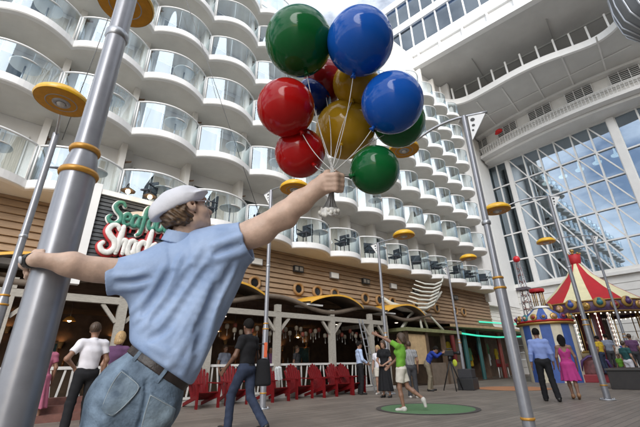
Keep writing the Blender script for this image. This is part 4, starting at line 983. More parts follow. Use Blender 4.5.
# head, seen in lost profile
fwdH=_n(.75*RT+.10*UPV+.65*FW); upH=_n(np.array([0,0,1.])*1.0-fwdH*.12); upH=_n(upH-fwdH*upH.dot(fwdH)); sideH=np.cross(fwdH,upH)
hc=A(186,210,1.90)
def hp(f,u,s=0.): return hc+fwdH*f+upH*u+sideH*s
bd.ell(hp(-.008,.015),(.100,.112,.078),k=.03,ax=(fwdH,upH,sideH)); bd.ell(hp(.045,-.045),(.066,.075,.060),k=.04,ax=(fwdH,upH,sideH))
bd.ell(hp(.076,-.095),(.032,.024,.034),k=.03); bd.cap(hp(.02,-.075,-.05),hp(.075,-.095,-.02),.020,.02,k=.03); bd.cap(hp(.02,-.075,.05),hp(.075,-.095,.02),.020,.02,k=.03)
bd.cap(hp(.094,.01),hp(.124,-.028),.011,.016,k=.018); bd.cap(hp(.098,-.058,-.02),hp(.098,-.058,.02),.013,.013,k=.012); bd.cap(hp(.094,-.074,-.018),hp(.094,-.074,.018),.012,.012,k=.012)
bd.cap(hp(.092,.035,-.045),hp(.092,.035,.045),.014,.014,k=.02)
for s in (-1,1):
    bd.ell(hp(.088,.012,s*.032),(.018,.014,.018),k=.015,op='-'); bd.ell(hp(.078,.010,s*.032),(.014,.014,.014),k=.006); bd.ell(hp(.062,-.03,s*.045),(.03,.026,.022),k=.03)
    bd.ell(hp(-.004,.0,s*.092),(.023,.038,.014),k=.008,ax=(_n(fwdH+.3*upH),_n(upH-.3*fwdH),sideH)); bd.ell(hp(.004,.0,s*.105),(.011,.024,.010),k=.006,op='-')
Ps(bd,'body',.0062,SKIN)
for s in (-1,1):
    e=SDF(); e.ell(hp(.0815,.010,s*.032),(.0135,.0135,.0135)); Ps(e,'eye',.004,mat('eye white',(.6,.6,.58),.3))
# spectacles
gm=MB()
for s in (-1,1):
    gm.tube([V(hp(.114,.012+.017*math.sin(q),s*.034+.022*math.cos(q))) for q in np.linspace(0,2*math.pi,17)],.0022,6,0,False)
    gm.tube([V(hp(.114,.014,s*.056)),V(hp(.09,.016,s*.082)),V(hp(-.005,.018,s*.090))],.0022,6)
gm.tube([V(hp(.116,.014,-.012)),V(hp(.116,.014,.012))],.002,6); o=gm.build('spectacles',mat('silver wire',(.7,.7,.72),.25,metal=.6),st); o.location=V(-SB)
# hair
hr=SDF(); hr.ell(hp(-.028,.010),(.104,.112,.092),k=.03,ax=(fwdH,upH,sideH)); hr.ell(hp(-.060,-.062),(.062,.062,.080),k=.04,ax=(fwdH,upH,sideH))
for s in (-1,1): hr.cap(hp(.012,.02,s*.078),hp(.016,-.03,s*.078),.014,.010,k=.02)
hr.half(hp(.038,0),fwdH-.25*upH,k=.02); hr.half(hp(0,-.106),-upH-.25*fwdH,k=.02)
hr.ell(hp(.006,-.008,-.100),(.034,.048,.04),k=.010,op='-',ax=(fwdH,upH,sideH)); hr.ell(hp(.006,-.008,.100),(.034,.048,.04),k=.010,op='-',ax=(fwdH,upH,sideH))
def hw(P):
    u=sum((P[i]-hc[i])*upH[i] for i in range(3)); f=sum((P[i]-hc[i])*fwdH[i] for i in range(3)); s=sum((P[i]-hc[i])*sideH[i] for i in range(3))
    return .0052*np.sin(f*150+np.sin(u*70+s*40)*1.8)*np.cos(u*55+s*60+f*30)+.0028*np.sin(u*190+f*160+s*120)
hr.warp(hw)
# flat cap
cu_=_n(RT*.87+UPV*.50+FW*.16); cv=_n(-RT*.50+UPV*.87); cv=_n(cv-cu_*cv.dot(cu_)); cw_=np.cross(cu_,cv); kc=A(180,207.5,1.90)
kp=lambda a,b,c=0.: kc+cu_*a+cv*b+cw_*c
hr.half(kp(0,.012),cv,k=.01); Ps(hr,'hair',.0042,HAIR)
hat=SDF(); hat.ell(kp(-.004,.012),(.144,.094,.122),ax=(cu_,cv,cw_)); hat.ell(kp(-.075,-.002),(.070,.062,.105),k=.05,ax=(cu_,cv,cw_))
hat.half(kp(0,-.012),-cv-.05*cu_,k=.012)
hat.ell(kp(-.0,-.075),(.118,.088,.096),k=.01,op='-',ax=(cu_,cv,cw_))
hat.ell(kp(.114,.014),(.052,.014,.085),k=.022,ax=(_n(cu_-.12*cv),_n(cv+.12*cu_),cw_))
hat.warp(lambda P:.0016*np.sin(sum((P[i]-kc[i])*cu_[i] for i in range(3))*60))
ho=Ps(hat,'cap',.0052,HATM)
b=MB(); b.ball((0,0,0),.011,12); bo=b.build('button',HATM,st); bo.location=V(kp(0.0,.098)-SB)
# shirt
sh=SDF()
def torso(s,g=0.,k=.07):
    s.cap(A(178,374,1.66),A(218,272,1.86),px_(17,1.66)+g,px_(25,1.86)+g,k); s.cap(A(154,352,1.64),A(157,298,1.79),px_(16,1.64)+g,px_(22,1.79)+g,k)
    s.ecap(A(163,360,1.655),A(184,280,1.82),.115+g,.14+g,RT,1.25,1.6,k); s.cap(A(152,284,1.80),A(220,252,1.87),px_(21,1.8)+g,px_(25,1.87)+g,k)
    s.cap(A(172,262,1.85),A(196,254,1.87),px_(21,1.85)+g,px_(20,1.87)+g,k)
torso(sh)
sh.flat(A(162,271,1.80),A(107.5,277.5,1.69),px_(24,1.79),px_(16.6,1.70),k=.05); sh.flat(A(206,257,1.87),A(247,241,1.885),px_(27,1.87),px_(20.5,1.885),k=.05)
sh.flat(A(112,277,1.70),A(106.5,277.6,1.69),px_(16.8,1.7)+.004,px_(16.8,1.7)+.004,k=.01); 
# drape folds
def fold(p,r,k=.03,op='+',wob=0): 
    pts=smooth([tuple(q) for q in p],4) if False else p
    P3=[A(*q) for q in p]; R=[r*(.35+.65*math.sin(math.pi*i/(len(p)-1))) for i in range(len(p))]; sh.chain(P3,R,k,op)
def surf(x,y,dd=0.):      # first hit of the shirt along the ray
    ds=np.linspace(1.2,2.2,500); P=np.array([A(x,y,d) for d in ds]).T; f=sh.at(P); i=np.argmax(f<0); return ds[i]+dd if f[i]<0 else 1.75
def fl(pts,r,op='+',k=.028,dd=.004): 
    pp=smooth([tuple(map(float,p)) for p in pts],4); q=[(x,y,surf(x,y,0)) for x,y in pp]; r=r*.8
    q=[(x,y,d+(r*.93 if op=='+' else -r*.88)) for x,y,d in q]; return (q,r,op,k)
FO=[fl([(236,262),(222,290),(205,322),(190,352),(181,376)],.014),fl([(228,258),(208,288),(190,318),(176,345)],.013),fl([(214,252),(196,282),(174,318),(150,342)],.014),
    fl([(200,250),(182,282),(160,312),(142,330)],.013),fl([(182,256),(168,284),(150,308),(136,322)],.012),fl([(165,266),(154,288),(142,304),(132,312)],.011),
    fl([(222,276),(214,312),(206,342),(197,366)],.012),fl([(205,296),(192,330),(176,356),(168,366)],.011),fl([(150,345),(166,352),(184,366)],.010),fl([(146,272),(132,276),(116,276)],.008),fl([(150,284),(134,287),(117,288)],.008),
    fl([(212,246),(226,242),(243,235)],.008),fl([(216,260),(230,256),(244,252)],.009),
    fl([(232,268),(214,300),(196,332)],.010,'-',.03,-.008),fl([(207,268),(188,296),(166,328),(150,338)],.010,'-',.03,-.008),fl([(190,268),(172,296),(152,320)],.009,'-',.03,-.008),fl([(216,286),(206,322),(196,350)],.009,'-',.03,-.008),fl([(170,272),(156,296),(142,314)],.009,'-',.03,-.008),fl([(150,278),(134,281),(117,282)],.006,'-',.02,-.006),fl([(214,254),(228,249),(243,244)],.007,'-',.02,-.006)]
for q,r,op,k in FO: fold(q,r,k,op)
# waist cut by the belt plane, collar
bn=_n(RT*.57+UPV*.82+FW*.56); bx=_n(RT*.82-UPV*.57); bx=_n(bx-bn*bx.dot(bn)); by=np.cross(bn,bx); bcen=A(160,366,1.665)
sh.half(bcen+bn*.006,-bn,k=.02)
nb=A(181.5,243,1.872); nt_=A(184.5,232.5,1.88)
sh.flat(nb,nt_,px_(18,1.87),px_(14.8,1.88),k=.012)
sh.flat(nb+UPV*-.02,nt_+UPV*.04,px_(13.2,1.87),px_(13.2,1.88),k=.006,op='-')
sh.flat(A(240,243.6,1.883),A(262,235,1.89),px_(18.3,1.883),px_(18.3,1.89),k=.004,op='-'); sh.flat(A(111,277,1.70),A(98,278.5,1.67),px_(14.6,1.7),px_(14.6,1.68),k=.004,op='-')
shirt=Ps(sh,'shirt',.0060,SHIRT)
cl=SDF(); cl.flat(nb-UPV*.004,nt_+UPV*.002,px_(19.5,1.87),px_(16.4,1.88),k=.0); cl.flat(nb-UPV*.03,nt_+UPV*.05,px_(14.6,1.87),px_(14.2,1.88),k=.008,op='-')
Ps(cl,'collar',.0045,SHIRT)
# jeans
jn=SDF(); jc=A(140,392,1.64)
jn.ecap(bcen-bn*.02,bcen-bn*.10,.118,.135,bx,1.30,1.32,k=.05)
jn.ell(A(120,397,1.585),(px_(26,1.6),px_(30,1.6),px_(26,1.6)),k=.06); jn.ell(A(151,404,1.60),(px_(24,1.6),px_(28,1.6),px_(26,1.6)),k=.05)
jn.cap(A(118,404,1.60),kneeL,.125,.078,k=.06); jn.cap(A(146,408,1.63),kneeR,.125,.080,k=.06); jn.flat(kneeL,ankL,.08,.075,k=.05); jn.flat(kneeR,ankR,.08,.075,k=.05)
jn.half(bcen-bn*.004,bn,k=.008)
def jsurf(x,y,dd=0.):
    ds=np.linspace(1.2,2.0,500); P=np.array([A(x,y,d) for d in ds]).T; f=jn.at(P); i=np.argmax(f<0); return A(x,y,(ds[i] if f[i]<0 else 1.6)+dd)
pk=[(122,369),(131,376),(141,387),(129,403),(113,417),(105,414),(101,408),(108,390),(116,376)]
pk2=[(150,392),(164,400),(176,409),(170,430),(160,455),(146,450),(138,440),(144,412)]
sk=[(146,381),(146,396),(142,414),(134,440)]
lines=[([jsurf(x,y,.003) for x,y in smooth([tuple(map(float,p)) for p in L],3)],r,op) for L,r,op in ((sk,.005,'-'),)]
wr=[([jsurf(x,y,.006) for x,y in L],.010,'+') for L in ([(98,398),(112,404),(128,420)],[(92,410),(106,420),(118,440)],[(152,424),(140,434),(126,444)],[(172,404),(166,416),(158,426)],[(128,362),(120,376),(110,386)])]
inn=[jsurf(x,y,.014) for x,y in ((121,386),(120,398),(114,406))]
for P3,r,op in wr: jn.chain(P3,[r*.4]+[r]*(len(P3)-2)+[r*.3],.03,op)
for P3,r,op in lines: jn.chain(P3,[r]*len(P3),.006 if op=='+' else .012,op)
jo=Ps(jn,'jeans',.0058,JEAN)
def poly_px(P,poly):     # signed distance (pixels) to a closed outline seen along the camera's rays, and the depth
    D=[P[i]-CC[i] for i in range(3)]; c=[D[0]*RM[0,k]+D[1]*RM[1,k]+D[2]*RM[2,k] for k in range(3)]; dp=-c[2]; x=CX+FPX*c[0]/dp; y=CY-FPX*c[1]/dp
    d=None; ins=False; n=len(poly)
    for i in range(n):
        (x0,y0),(x1,y1)=poly[i],poly[(i+1)%n]; ex,ey=x1-x0,y1-y0; t=np.clip(((x-x0)*ex+(y-y0)*ey)/(ex*ex+ey*ey),0,1); q=np.hypot(x-x0-t*ex,y-y0-t*ey)
        d=q if d is None else np.minimum(d,q); cr=((y0>y)!=(y1>y))&(x<(x1-x0)*(y-y0)/(y1-y0+1e-9)+x0); ins=np.logical_xor(ins,cr)
    return np.where(ins,-d,d),dp
for poly in (pk,pk2):
    s_=SDF(); pw=np.array([jsurf(x,y) for x,y in poly])
    def pf_(P,poly=poly):
        d,dp=poly_px(P,poly); return np.maximum(np.maximum(jn.at(P)-.0065,d*dp/FPX),np.maximum(dp-1.66,-jn.at(P)-.02))
    s_.put('+',pf_,pw.min(0)-.03,pw.max(0)+.03,0); s_.mesh('pocket',.004,JEANP,jo)
    m_=MB(); L=[np.array(p)*.9+np.mean(poly,0)*.1 for p in poly]; L=smooth([tuple(p) for p in L]+[tuple(L[0])],4); m_.tube([V(jsurf(x,y,-.0075)) for x,y in L],.0016,5); m_.build('stitching',mat('stitch thread',(.34,.38,.40),.8),jo)
# belt, loops
be=SDF(); be.flat(bcen-bn*.027,bcen+bn*.022,.124,.124,k=.0,side=bx,kx=1.30); Ps(be,'belt',.0045,LEATH)
for x,y in ((139.5,353),(162.5,374.5)):
    q=A(x,y,1.5); ds=np.linspace(1.3,1.9,600); Pq=np.array([A(x,y,d) for d in ds]).T; f=be.at(Pq); i=np.argmax(f<0); c=A(x,y,ds[i])
    m_=MB(); m_.bar(c-bn*.036,c+bn*.030,.016,.012,FW); o=m_.build('belt_loop',JEAN,st); o.location=V(-SB)
for an in (ankL,ankR):
    shs=SDF(); shs.ecap(an+np.array([.0,-.04,-.05]),an+np.array([-.03,.16,-.055]),.042,.040,RT,1.1,1.2,k=.03); shs.cap(an+np.array([0,0,.02]),an+np.array([0,-.01,-.04]),.05,.05); shs.half((0,0,.001),(0,0,-1)); Ps(shs,'shoe',.01,mat('brown shoe',(.12,.06,.03),.4))
# watch
wd0,wd1=A(33.5,260,1.543),A(27.5,261.5,1.575); s=SDF(); s.flat(wd0+(wd1-wd0)*.05,wd0+(wd1-wd0)*.85,px_(7.6,1.55),px_(7.4,1.57),k=0.); Ps(s,'watch_strap',.004,BLACK)
wa=_n(-RT*.75-FW*.35+UPV*.25); wc=A(28,259,1.56)+_n(-FW*.9-RT*.25)*px_(6.2,1.56)
m_=MB(); m_.lathe([(0,0),(.0155,0),(.0165,.004),(.014,.008),(0,.0085)],wc,24,axis=tuple(_n(-FW*.8-RT*.6))); o=m_.build('watch_dial',mat('watch face',(.62,.64,.68),.3),st); o.location=V(-SB)
# ------------------------------------------------------------------ balloons
HB=np.array(A(332.5,181,1.885))
BAL=[('balloon green',(.006,.105,.026)),('balloon blue',(.008,.085,.40)),('balloon red',(.36,.006,.006)),('balloon yellow',(.42,.24,.015)),('balloon dark red',(.20,.008,.010)),('balloon navy',(.01,.03,.18))]
BM={}
for n_b,c_b in BAL:
    mm=mat(n_b,c_b,.09,var=.12,vs=4,bump=.02,bs=14,spec=.28); BM[n_b]=mm
LST=[('balloon green',299,42,2.06,34,(311,80),'largest green balloon at the top left of the bunch'),('balloon blue',360,42,1.96,33.5,(351,75),'blue balloon at the top right of the bunch'),
('balloon red',286,108,2.0,29.3,(305,130),'bright red balloon at the left edge of the bunch'),('balloon blue',392,103,1.95,31.2,(370,127),'blue balloon at the right edge of the bunch, before a green one'),
('balloon red',300,153,2.12,25.5,(318,160),'lower red balloon just above the outstretched forearm'),('balloon green',374.5,170,2.0,25,(352,170),'lowest green balloon right of the fist'),
('balloon yellow',356,84,2.30,23.5,(352,104),'smaller yellow balloon between the two blue balloons'),('balloon yellow',345,130,2.36,30,(343,158),'big yellow balloon low in the middle behind the strings'),
('balloon green',399,122,2.30,26,(376,140),'green balloon peeping out below the right blue balloon'),('balloon dark red',325,82,2.45,22,(336,100),'dark red balloon half hidden behind the largest green one'),('balloon navy',313,97,2.42,19,(322,112),'navy balloon squeezed behind the bright red one')]
for i,(mn,x,y,d,r,kn,lab) in enumerate(LST):
    c=A(x,y,d); R=px_(r,d)*.985; t=empty('balloon',c,0,'glossy '+lab,'balloon','balloons held by the statue')
    ax=_n(HB-c)
    m_=MB(); prof=[]
    for k in range(33):
        p=math.pi*k/32; prof.append((R*math.sin(p),R*math.cos(p)))
    m_.lathe([(a_,-b_) for a_,b_ in prof],(0,0,0),64,axis=tuple(ax)); bo=m_.build('skin',BM[mn],t)
    m_=MB(); m_.lathe([(.004,R-.004),(.012,R+.004),(.008,R+.012),(.016,R+.026),(.0,R+.027)],(0,0,0),16,axis=tuple(ax)); m_.build('knot',BM[mn],t)
    p0=ax*(R+.02); p2=HB-c+RT*(.010*math.cos(i*2.4))+FW*(.010*math.sin(i*2.4))+UPV*.05; bow_=_n(np.cross(ax,FW))*.014*(1 if i%2 else -1); m_=MB()
    pts=[p0+(p2-p0)*q+bow_*math.sin(math.pi*q) for q in np.linspace(0,1,9)]; pts.append(HB-c-UPV*.03+RT*.008*math.cos(i*2.4)+FW*.008*math.sin(i*2.4))
    m_.tube([V(p) for p in pts],.0022 if mn!='x' else .004,6); m_.build('string',BLACK if i==5 else STRINGM,t)
tb=empty('string_tassel',HB,0,'flared tassel of string ends hanging below the statue\'s fist','tassel'); m_=MB(); e_=MB()
tip=np.array(A(329,213,1.885))-HB
for k in range(30):
    q=k*2.39996; rr=.052*math.sqrt((k+.5)/30); e=tip+RT*rr*math.cos(q)*1.05+FW*rr*math.sin(q)+UPV*(.012*math.cos(k*1.7)+.010*(1-rr/.05)); s0=-UPV*.035+RT*.009*math.cos(q)+FW*.009*math.sin(q); mid=.5*(s0+e)-.22*(RT*rr*math.cos(q)+FW*rr*math.sin(q))
    m_.tube([V(s0),V(.75*s0+.25*e-.15*(RT*rr*math.cos(q))),V(mid),V(e)],.0021,5)
    e_.ball(e,.0115,8,0,(1,1,1.1))
m_.build('string_bundle',mat('grey strings',(.30,.30,.30),.6),tb); e_.build('tassel_ends',mat('string end white',(.66,.64,.58),.6,var=.15,vs=60),tb)
sk_=SDF(); sk_.flat(tip-UPV*.012+UPV*.0,tip+UPV*.028,.052,.040,k=.01); sk_.warp(lambda P:.004*np.sin(P[0]*150)*np.sin(P[1]*170)); o=sk_.mesh('tassel_wrap',.006,mat('string wrap white',(.64,.63,.60),.7,var=.2,vs=50),tb)
# ------------------------------------------------------------------ people
def cloth(name,c,var=.12): return mat('cloth '+name,c,.85,var=var,vs=7,bump=.35,bs=26,spec=.25)
SK1=mat('light skin',(.36,.205,.14),.5,var=.06,vs=9); SK2=mat('tan skin',(.25,.132,.083),.5,var=.06,vs=9); SK3=mat('brown skin',(.14,.07,.043),.5,var=.06,vs=9)
HB_=mat('black hair',(.012,.010,.009),.8,spec=.12,bump=.4,bs=90); HBR=mat('brown hair',(.06,.035,.02),.5,var=.3,vs=30); HBL=mat('blonde hair',(.42,.27,.12),.5,var=.3,vs=30); SHOE=mat('black shoe',(.015,.014,.014),.4); SHOEW=mat('white shoe',(.55,.52,.48),.6)
def person(loc,face,label,h=1.75,pose=None,top=None,sleeve='short',bottom=None,legs='trousers',dress=None,hair='short',hm=None,skin=None,shoes=None,vox=.013,group=None,female=False,bare_back=False):
    """face: world heading in degrees. local axes: +Y ahead, +X right; joints for 1.75 m."""
    k_=h/1.75; t=empty('person',loc,math.radians(face-90),label,'person',group); t.scale=(k_,)*3
    J=dict(pel=(0,0,.95),chest=(0,-.01,1.27),neck=(0,-.02,1.47),head=(0,.015,1.625),shL=(-.175,-.01,1.415),shR=(.175,-.01,1.415),elL=(-.235,-.03,1.13),elR=(.235,-.03,1.13),wrL=(-.24,.06,.88),wrR=(.24,.06,.88),
        hipL=(-.09,0,.93),hipR=(.09,0,.93),knL=(-.10,.02,.50),knR=(.10,.02,.50),anL=(-.11,-.03,.085),anR=(.11,-.03,.085),toeL=(-.13,.14,.03),toeR=(.13,.14,.03),look=0.)
    if female: J.update(shL=(-.155,-.01,1.405),shR=(.155,-.01,1.405))
    if pose: J.update(pose)
    N={k:np.array(v,float) for k,v in J.items() if k!='look'}
    lk=math.radians(J['look']); hf=np.array([math.sin(lk),math.cos(lk),0]); hs=np.array([hf[1],-hf[0],0]); up=_n(N['head']-N['neck']); up=_n(.6*up+.4*np.array([0,0,1])); hf=_n(hf-up*hf.dot(up)); hs=np.cross(hf,up)
    sd=_n(N['shR']-N['shL']); hsd=_n(N['hipR']-N['hipL'])
    b=SDF(); kw=.95 if female else 1.
    b.ecap(N['pel'],N['chest'],.095,.10,hsd,1.35,1.40,k=.05); b.ecap(N['chest'],.55*N['neck']+.45*N['chest'],.10,.085,sd,1.45,1.5,k=.05); b.cap(N['shL'],N['shR'],.062*kw,.062*kw,k=.05); b.cap(N['neck']-.03*up,N['head']-.04*up,.055*kw,.052*kw)
    hc_=N['head']; b.ell(hc_+up*.03-hf*.008,(.095,.105,.076),ax=(hf,up,hs)); b.ell(hc_+hf*.036-up*.045,(.058,.068,.056),k=.03,ax=(hf,up,hs)); b.ell(hc_+hf*.064-up*.093,(.026,.02,.028)); b.cap(hc_+hf*.088+up*.01,hc_+hf*.110-up*.024,.009,.013,k=.015); b.cap(hc_+hf*.088-up*.058-hs*.018,hc_+hf*.088-up*.058+hs*.018,.010,.010,k=.01)
    for s in (-1,1): b.ell(hc_+hs*s*.080-up*.004,(.018,.03,.012),k=.01,ax=(hf,up,hs)); b.ell(hc_+hf*.088+up*.013+hs*s*.030,(.014,.012,.014),k=.01,op='-')
    for S in 'LR':
        sg=-1 if S=='L' else 1
        b.cap(N['sh'+S],N['el'+S],.050*kw,.040*kw); b.cap(N['el'+S],N['wr'+S],.040*kw,.027*kw)
        fd=_n(N['wr'+S]-N['el'+S]); sn=np.array(N['fw'+S]) if 'fw'+S in N else None
        if sn is not None: fd=_n(sn)
        w_=N['wr'+S]; pn=np.cross(fd,np.array([0,1,0]) if abs(fd[1])<.8 else np.array([0,0,1])); pn=_n(pn); wd_=_n(np.cross(pn,fd))
        pc=w_+fd*.055; b.ell(pc,(.055,.040,.018),k=.03,ax=(fd,wd_,pn))
        for i,o in enumerate((-.03,-.010,.010,.029)):
            l=(.068,.078,.074,.058)[i]; q=w_+fd*.098+wd_*o; cur=-pn*sg; b.chain([q,q+fd*l*.55+cur*.006,q+fd*l*.85+cur*.024],[.0105,.010,.0085],k=.006)
        q=w_+fd*.03+wd_*.03; b.chain([q,q+wd_*.03+fd*.035,q+wd_*.032+fd*.065],[.014,.012,.0095],k=.012)
        b.cap(N['hip'+S],N['kn'+S],.078,.052,k=.04); b.cap(N['kn'+S],N['kn'+S]*.62+N['an'+S]*.38,.052,.052,k=.03); b.cap(N['kn'+S]*.62+N['an'+S]*.38,N['an'+S],.052,.034,k=.03); b.cap(N['an'+S]+np.array([0,0,-.01]),N['toe'+S],.036,.028,k=.03)
    b.mesh('body',vox,skin or SK1,t)
    for s in (-1,1):
        e=MB(); e.ball(tuple(hc_+hf*.083+up*.013+hs*s*.030),.0105,8); e.build('eye',mat('dark eye',(.03,.02,.015),.2),t)
    # clothes
    if top is not None:
        s=SDF(); g=.016
        if dress is None: s.ecap(N['pel']+up*.0+(0,0,.0) if False else N['pel'],N['chest'],.108,.115,hsd,1.38,1.42,k=.06)
        else: s.ecap(N['pel']+np.array([0,0,.06]),N['chest'],.10,.107,hsd,1.34,1.40,k=.06)
        s.ecap(N['chest'],.5*N['neck']+.5*N['chest'],.113,.098,sd,1.45,1.52,k=.05)
        if female: 
            for q in (-1,1): s.ell(N['chest']+sd*q*.065+np.array([0,.085,.03]),.062,k=.05)
        if sleeve!='none':
            s.cap(N['shL'],N['shR'],.073,.073,k=.05)
            for S in 'LR':
                E_=N['el'+S]; Wr=N['wr'+S]; q=.62
                if sleeve=='short': s.flat(N['sh'+S],N['sh'+S]*(1-q)+E_*q,.072,.064,k=.03)
                else: s.cap(N['sh'+S],E_,.066,.054,k=.03); s.flat(E_,E_*.06+Wr*.94,.054,.042,k=.03)
            s.flat(N['neck']-up*.02,N['neck']+up*.03,.068,.060,k=.012)
        else:
            for S in 'LR': s.cap(N['chest']*.4+N['sh'+S]*.6+np.array([0,-.05,.0]),N['sh'+S]*.75+N['neck']*.25+np.array([0,0,.05]),.016,.014,k=.01)
        if bare_back: s.ell(N['chest']+np.array([0,-.20,.14]),(.12,.15,.17),k=.02,op='-')
        if dress is None: s.half(N['pel']-_n(N['chest']-N['pel'])*.02,-_n(N['chest']-N['pel']),k=.02)
        ph=random.random()*6
        s.warp(lambda P:.0050*np.sin(P[2]*34+P[0]*26+ph+2*np.sin(P[1]*18))*np.sin(P[0]*21-P[2]*13+ph)); s.mesh('shirt' if dress is None else 'dress_top',vox,top,t)
    if bottom is not None:
        s=SDF()
        if dress is not None:
            s.ecap(N['pel']+np.array([0,0,.10]),N['pel']+np.array([0,0,-.02]),.105,.135,hsd,1.35,1.35,k=.05)
            mid=(N['knL']+N['knR'])/2; tz=dress; bt=np.array([mid[0]*(.95-tz)/.45,mid[1]*(.95-tz)/.45,tz]); s.flat(N['pel']+np.array([0,0,.02]),bt,.14,.20,k=.05,side=hsd,kx=1.28)
            s.warp(lambda P:.012*np.sin(np.arctan2(P[1]-bt[1],P[0]-bt[0])*9+P[2]*3)*np.clip((.95-P[2])/.4,0,1)); s.mesh('skirt',vox,bottom,t)
        else:
            s.ecap(N['pel']+np.array([0,-.005,.07]),N['pel']+np.array([0,-.015,-.03]),.095,.118,hsd,1.42,1.40,k=.05)
            for S in 'LR':
                if legs=='trousers': s.cap(N['hip'+S],N['kn'+S],.098,.073,k=.04); s.flat(N['kn'+S],N['an'+S]+np.array([0,0,-.03]),.074,.068,k=.03)
                else:
                    q=.72 if legs=='shorts' else .95; s.flat(N['hip'+S],N['hip'+S]*(1-q)+N['kn'+S]*q,.104,.098,k=.05)
            s.warp(lambda P:.004*np.sin(P[2]*38+P[0]*30)*np.sin(P[1]*27+P[2]*16)); s.mesh(legs,vox,bottom,t)
            if legs=='trousers' and top is not None:
                s=SDF(); s.ecap(N['pel']+np.array([0,-.0,.02]),N['pel']+np.array([0,0,.045]),.117,.117,hsd,1.39,1.39,k=.0); s.half(N['pel']+np.array([0,0,.05]),(0,0,1)); s.half(N['pel']+np.array([0,0,.015]),(0,0,-1)); s.mesh('belt',vox,SHOE,t)
    if shoes is not None:
        for S in 'LR':
            s=SDF(); a_=N['an'+S]; q=N['toe'+S]; s.cap(a_+np.array([0,-.025,-.035]),q,.046,.036,k=.03); s.cap(a_+np.array([0,0,-.01]),a_+np.array([0,-.01,-.05]),.046,.046,k=.03); s.mesh('shoe',vox,shoes,t)
    if hair:
        s=SDF(); s.ell(hc_+up*.042-hf*.016,(.108,.108,.088),ax=(hf,up,hs)); 
        if hair=='long': s.ecap(hc_-hf*.06+up*.0,hc_-hf*.075-up*.24,.075,.06,hs,1.25,1.5,k=.05); s.ell(hc_-hf*.03-up*.03,(.09,.09,.098),k=.04,ax=(hf,up,hs))
        if hair=='bob': s.ell(hc_-hf*.03-up*.02,(.095,.12,.102),k=.04,ax=(hf,up,hs)); s.ell(hc_-hf*.05-up*.09,(.07,.06,.09),k=.04,ax=(hf,up,hs))
        s.half(hc_+hf*.05+up*.02,_n(hf-.75*up),k=.02)
        if hair=='short': s.half(hc_-up*.05,_n(-up+.0*hf),k=.02); s.half(hc_+hf*.01,_n(hf-1.1*up),k=.02)
        s.warp(lambda P:.0035*np.sin(np.arctan2(P[0]-hc_[0],P[1]-hc_[1])*23+P[2]*22+3*np.sin(P[2]*31))); s.mesh('hair',max(.009,vox*.8),hm or HB_,t)
    return t
def va(p): return math.degrees(math.atan2(p[1],p[0]))
def plaid(name,c1,c2,sc_):
    m=cloth(name,c1); nt=m.node_tree; b=nt.nodes['Principled BSDF']; w=nt.nodes.new('ShaderNodeTexWave'); w.inputs['Scale'].default_value=sc_; w.inputs['Distortion'].default_value=1.5; w.bands_direction='X'
    tc=nt.nodes.new('ShaderNodeTexCoord'); r=nt.nodes.new('ShaderNodeValToRGB'); r.color_ramp.elements[0].position=.45; r.color_ramp.elements[1].position=.55; r.color_ramp.elements[0].color=(*c1,1); r.color_ramp.elements[1].color=(*c2,1)
    nt.links.new(tc.outputs['Object'],w.inputs['Vector']); nt.links.new(w.outputs['Fac'],r.inputs['Fac']); nt.links.new(r.outputs['Color'],b.inputs['Base Color']); return m
STRP=plaid('dark stripes',(.03,.03,.04),(.5,.5,.5),9)
WHT=cloth('white shirt',(.72,.70,.74),.05); BLK=cloth('black',(.014,.014,.016)); DEN=cloth('dark denim',(.030,.040,.070),.3); PURP=cloth('plum',(.13,.06,.13)); PALEB=cloth('pale blue',(.42,.52,.72),.06); GRN=cloth('lime green',(.16,.38,.045),.1); OFFW=cloth('off white',(.62,.58,.50),.06); KHA=cloth('khaki',(.20,.17,.12)); ROY=cloth('royal blue',(.02,.045,.27)); PINK=cloth('magenta',(.50,.055,.24),.1); NAVB=cloth('soft blue',(.24,.32,.62),.06)
YEL=cloth('yellow',(.62,.36,.03)); GRYB=cloth('grey blue',(.25,.28,.36)); TEAL=cloth('dark teal',(.03,.10,.10)); PKL=cloth('pale pink',(.42,.13,.20)); DGR=cloth('dark grey',(.05,.05,.055))
p=gz(73,437); person(p,va(p)+18,'man in a white short sleeved shirt with a hand on his hip, back to us',1.76,dict(elL=(-.36,-.06,1.16),wrL=(-.19,.04,1.02),fwL=(.5,.3,-.8),elR=(.26,-.04,1.14),wrR=(.25,.02,.88),look=35,anL=(-.17,-.03,.085),toeL=(-.22,.12,.03),knL=(-.14,.02,.5),anR=(.13,-.03,.085)),WHT,'short',BLK,skin=SK2,shoes=SHOE,hm=HBR,vox=.011)
p=gz(104,428); person(p,va(p)-18,'blonde woman in a plum dress beside the man in white',1.68,dict(look=10),PURP,'short',PURP,dress=.22,hair='bob',hm=HBL,skin=SK1,shoes=SHOE,female=True,vox=.012)
p=gz(29,424); person(p,va(p)+10,'woman in pale pink mostly hidden behind the thick lamp post',1.62,{},PKL,'short',PKL,dress=.3,hair='bob',hm=HBR,skin=SK2,shoes=SHOE,female=True,vox=.014)
p=gz(243,431); pm=person(p,va(p)+52,'man in a black polo and dark jeans striding past the porch',1.80,dict(elL=(-.25,.06,1.14),wrL=(-.25,.25,.95),elR=(.26,-.02,1.13),wrR=(.26,.12,.93),look=14,hipL=(-.09,0,.93),knL=(-.10,.22,.53),anL=(-.10,.24,.085),toeL=(-.11,.41,.04),knR=(.09,-.04,.50),anR=(.11,-.36,.10),toeR=(.13,-.20,.03)),BLK,'short',DEN,skin=SK3,shoes=SHOE,vox=.010)
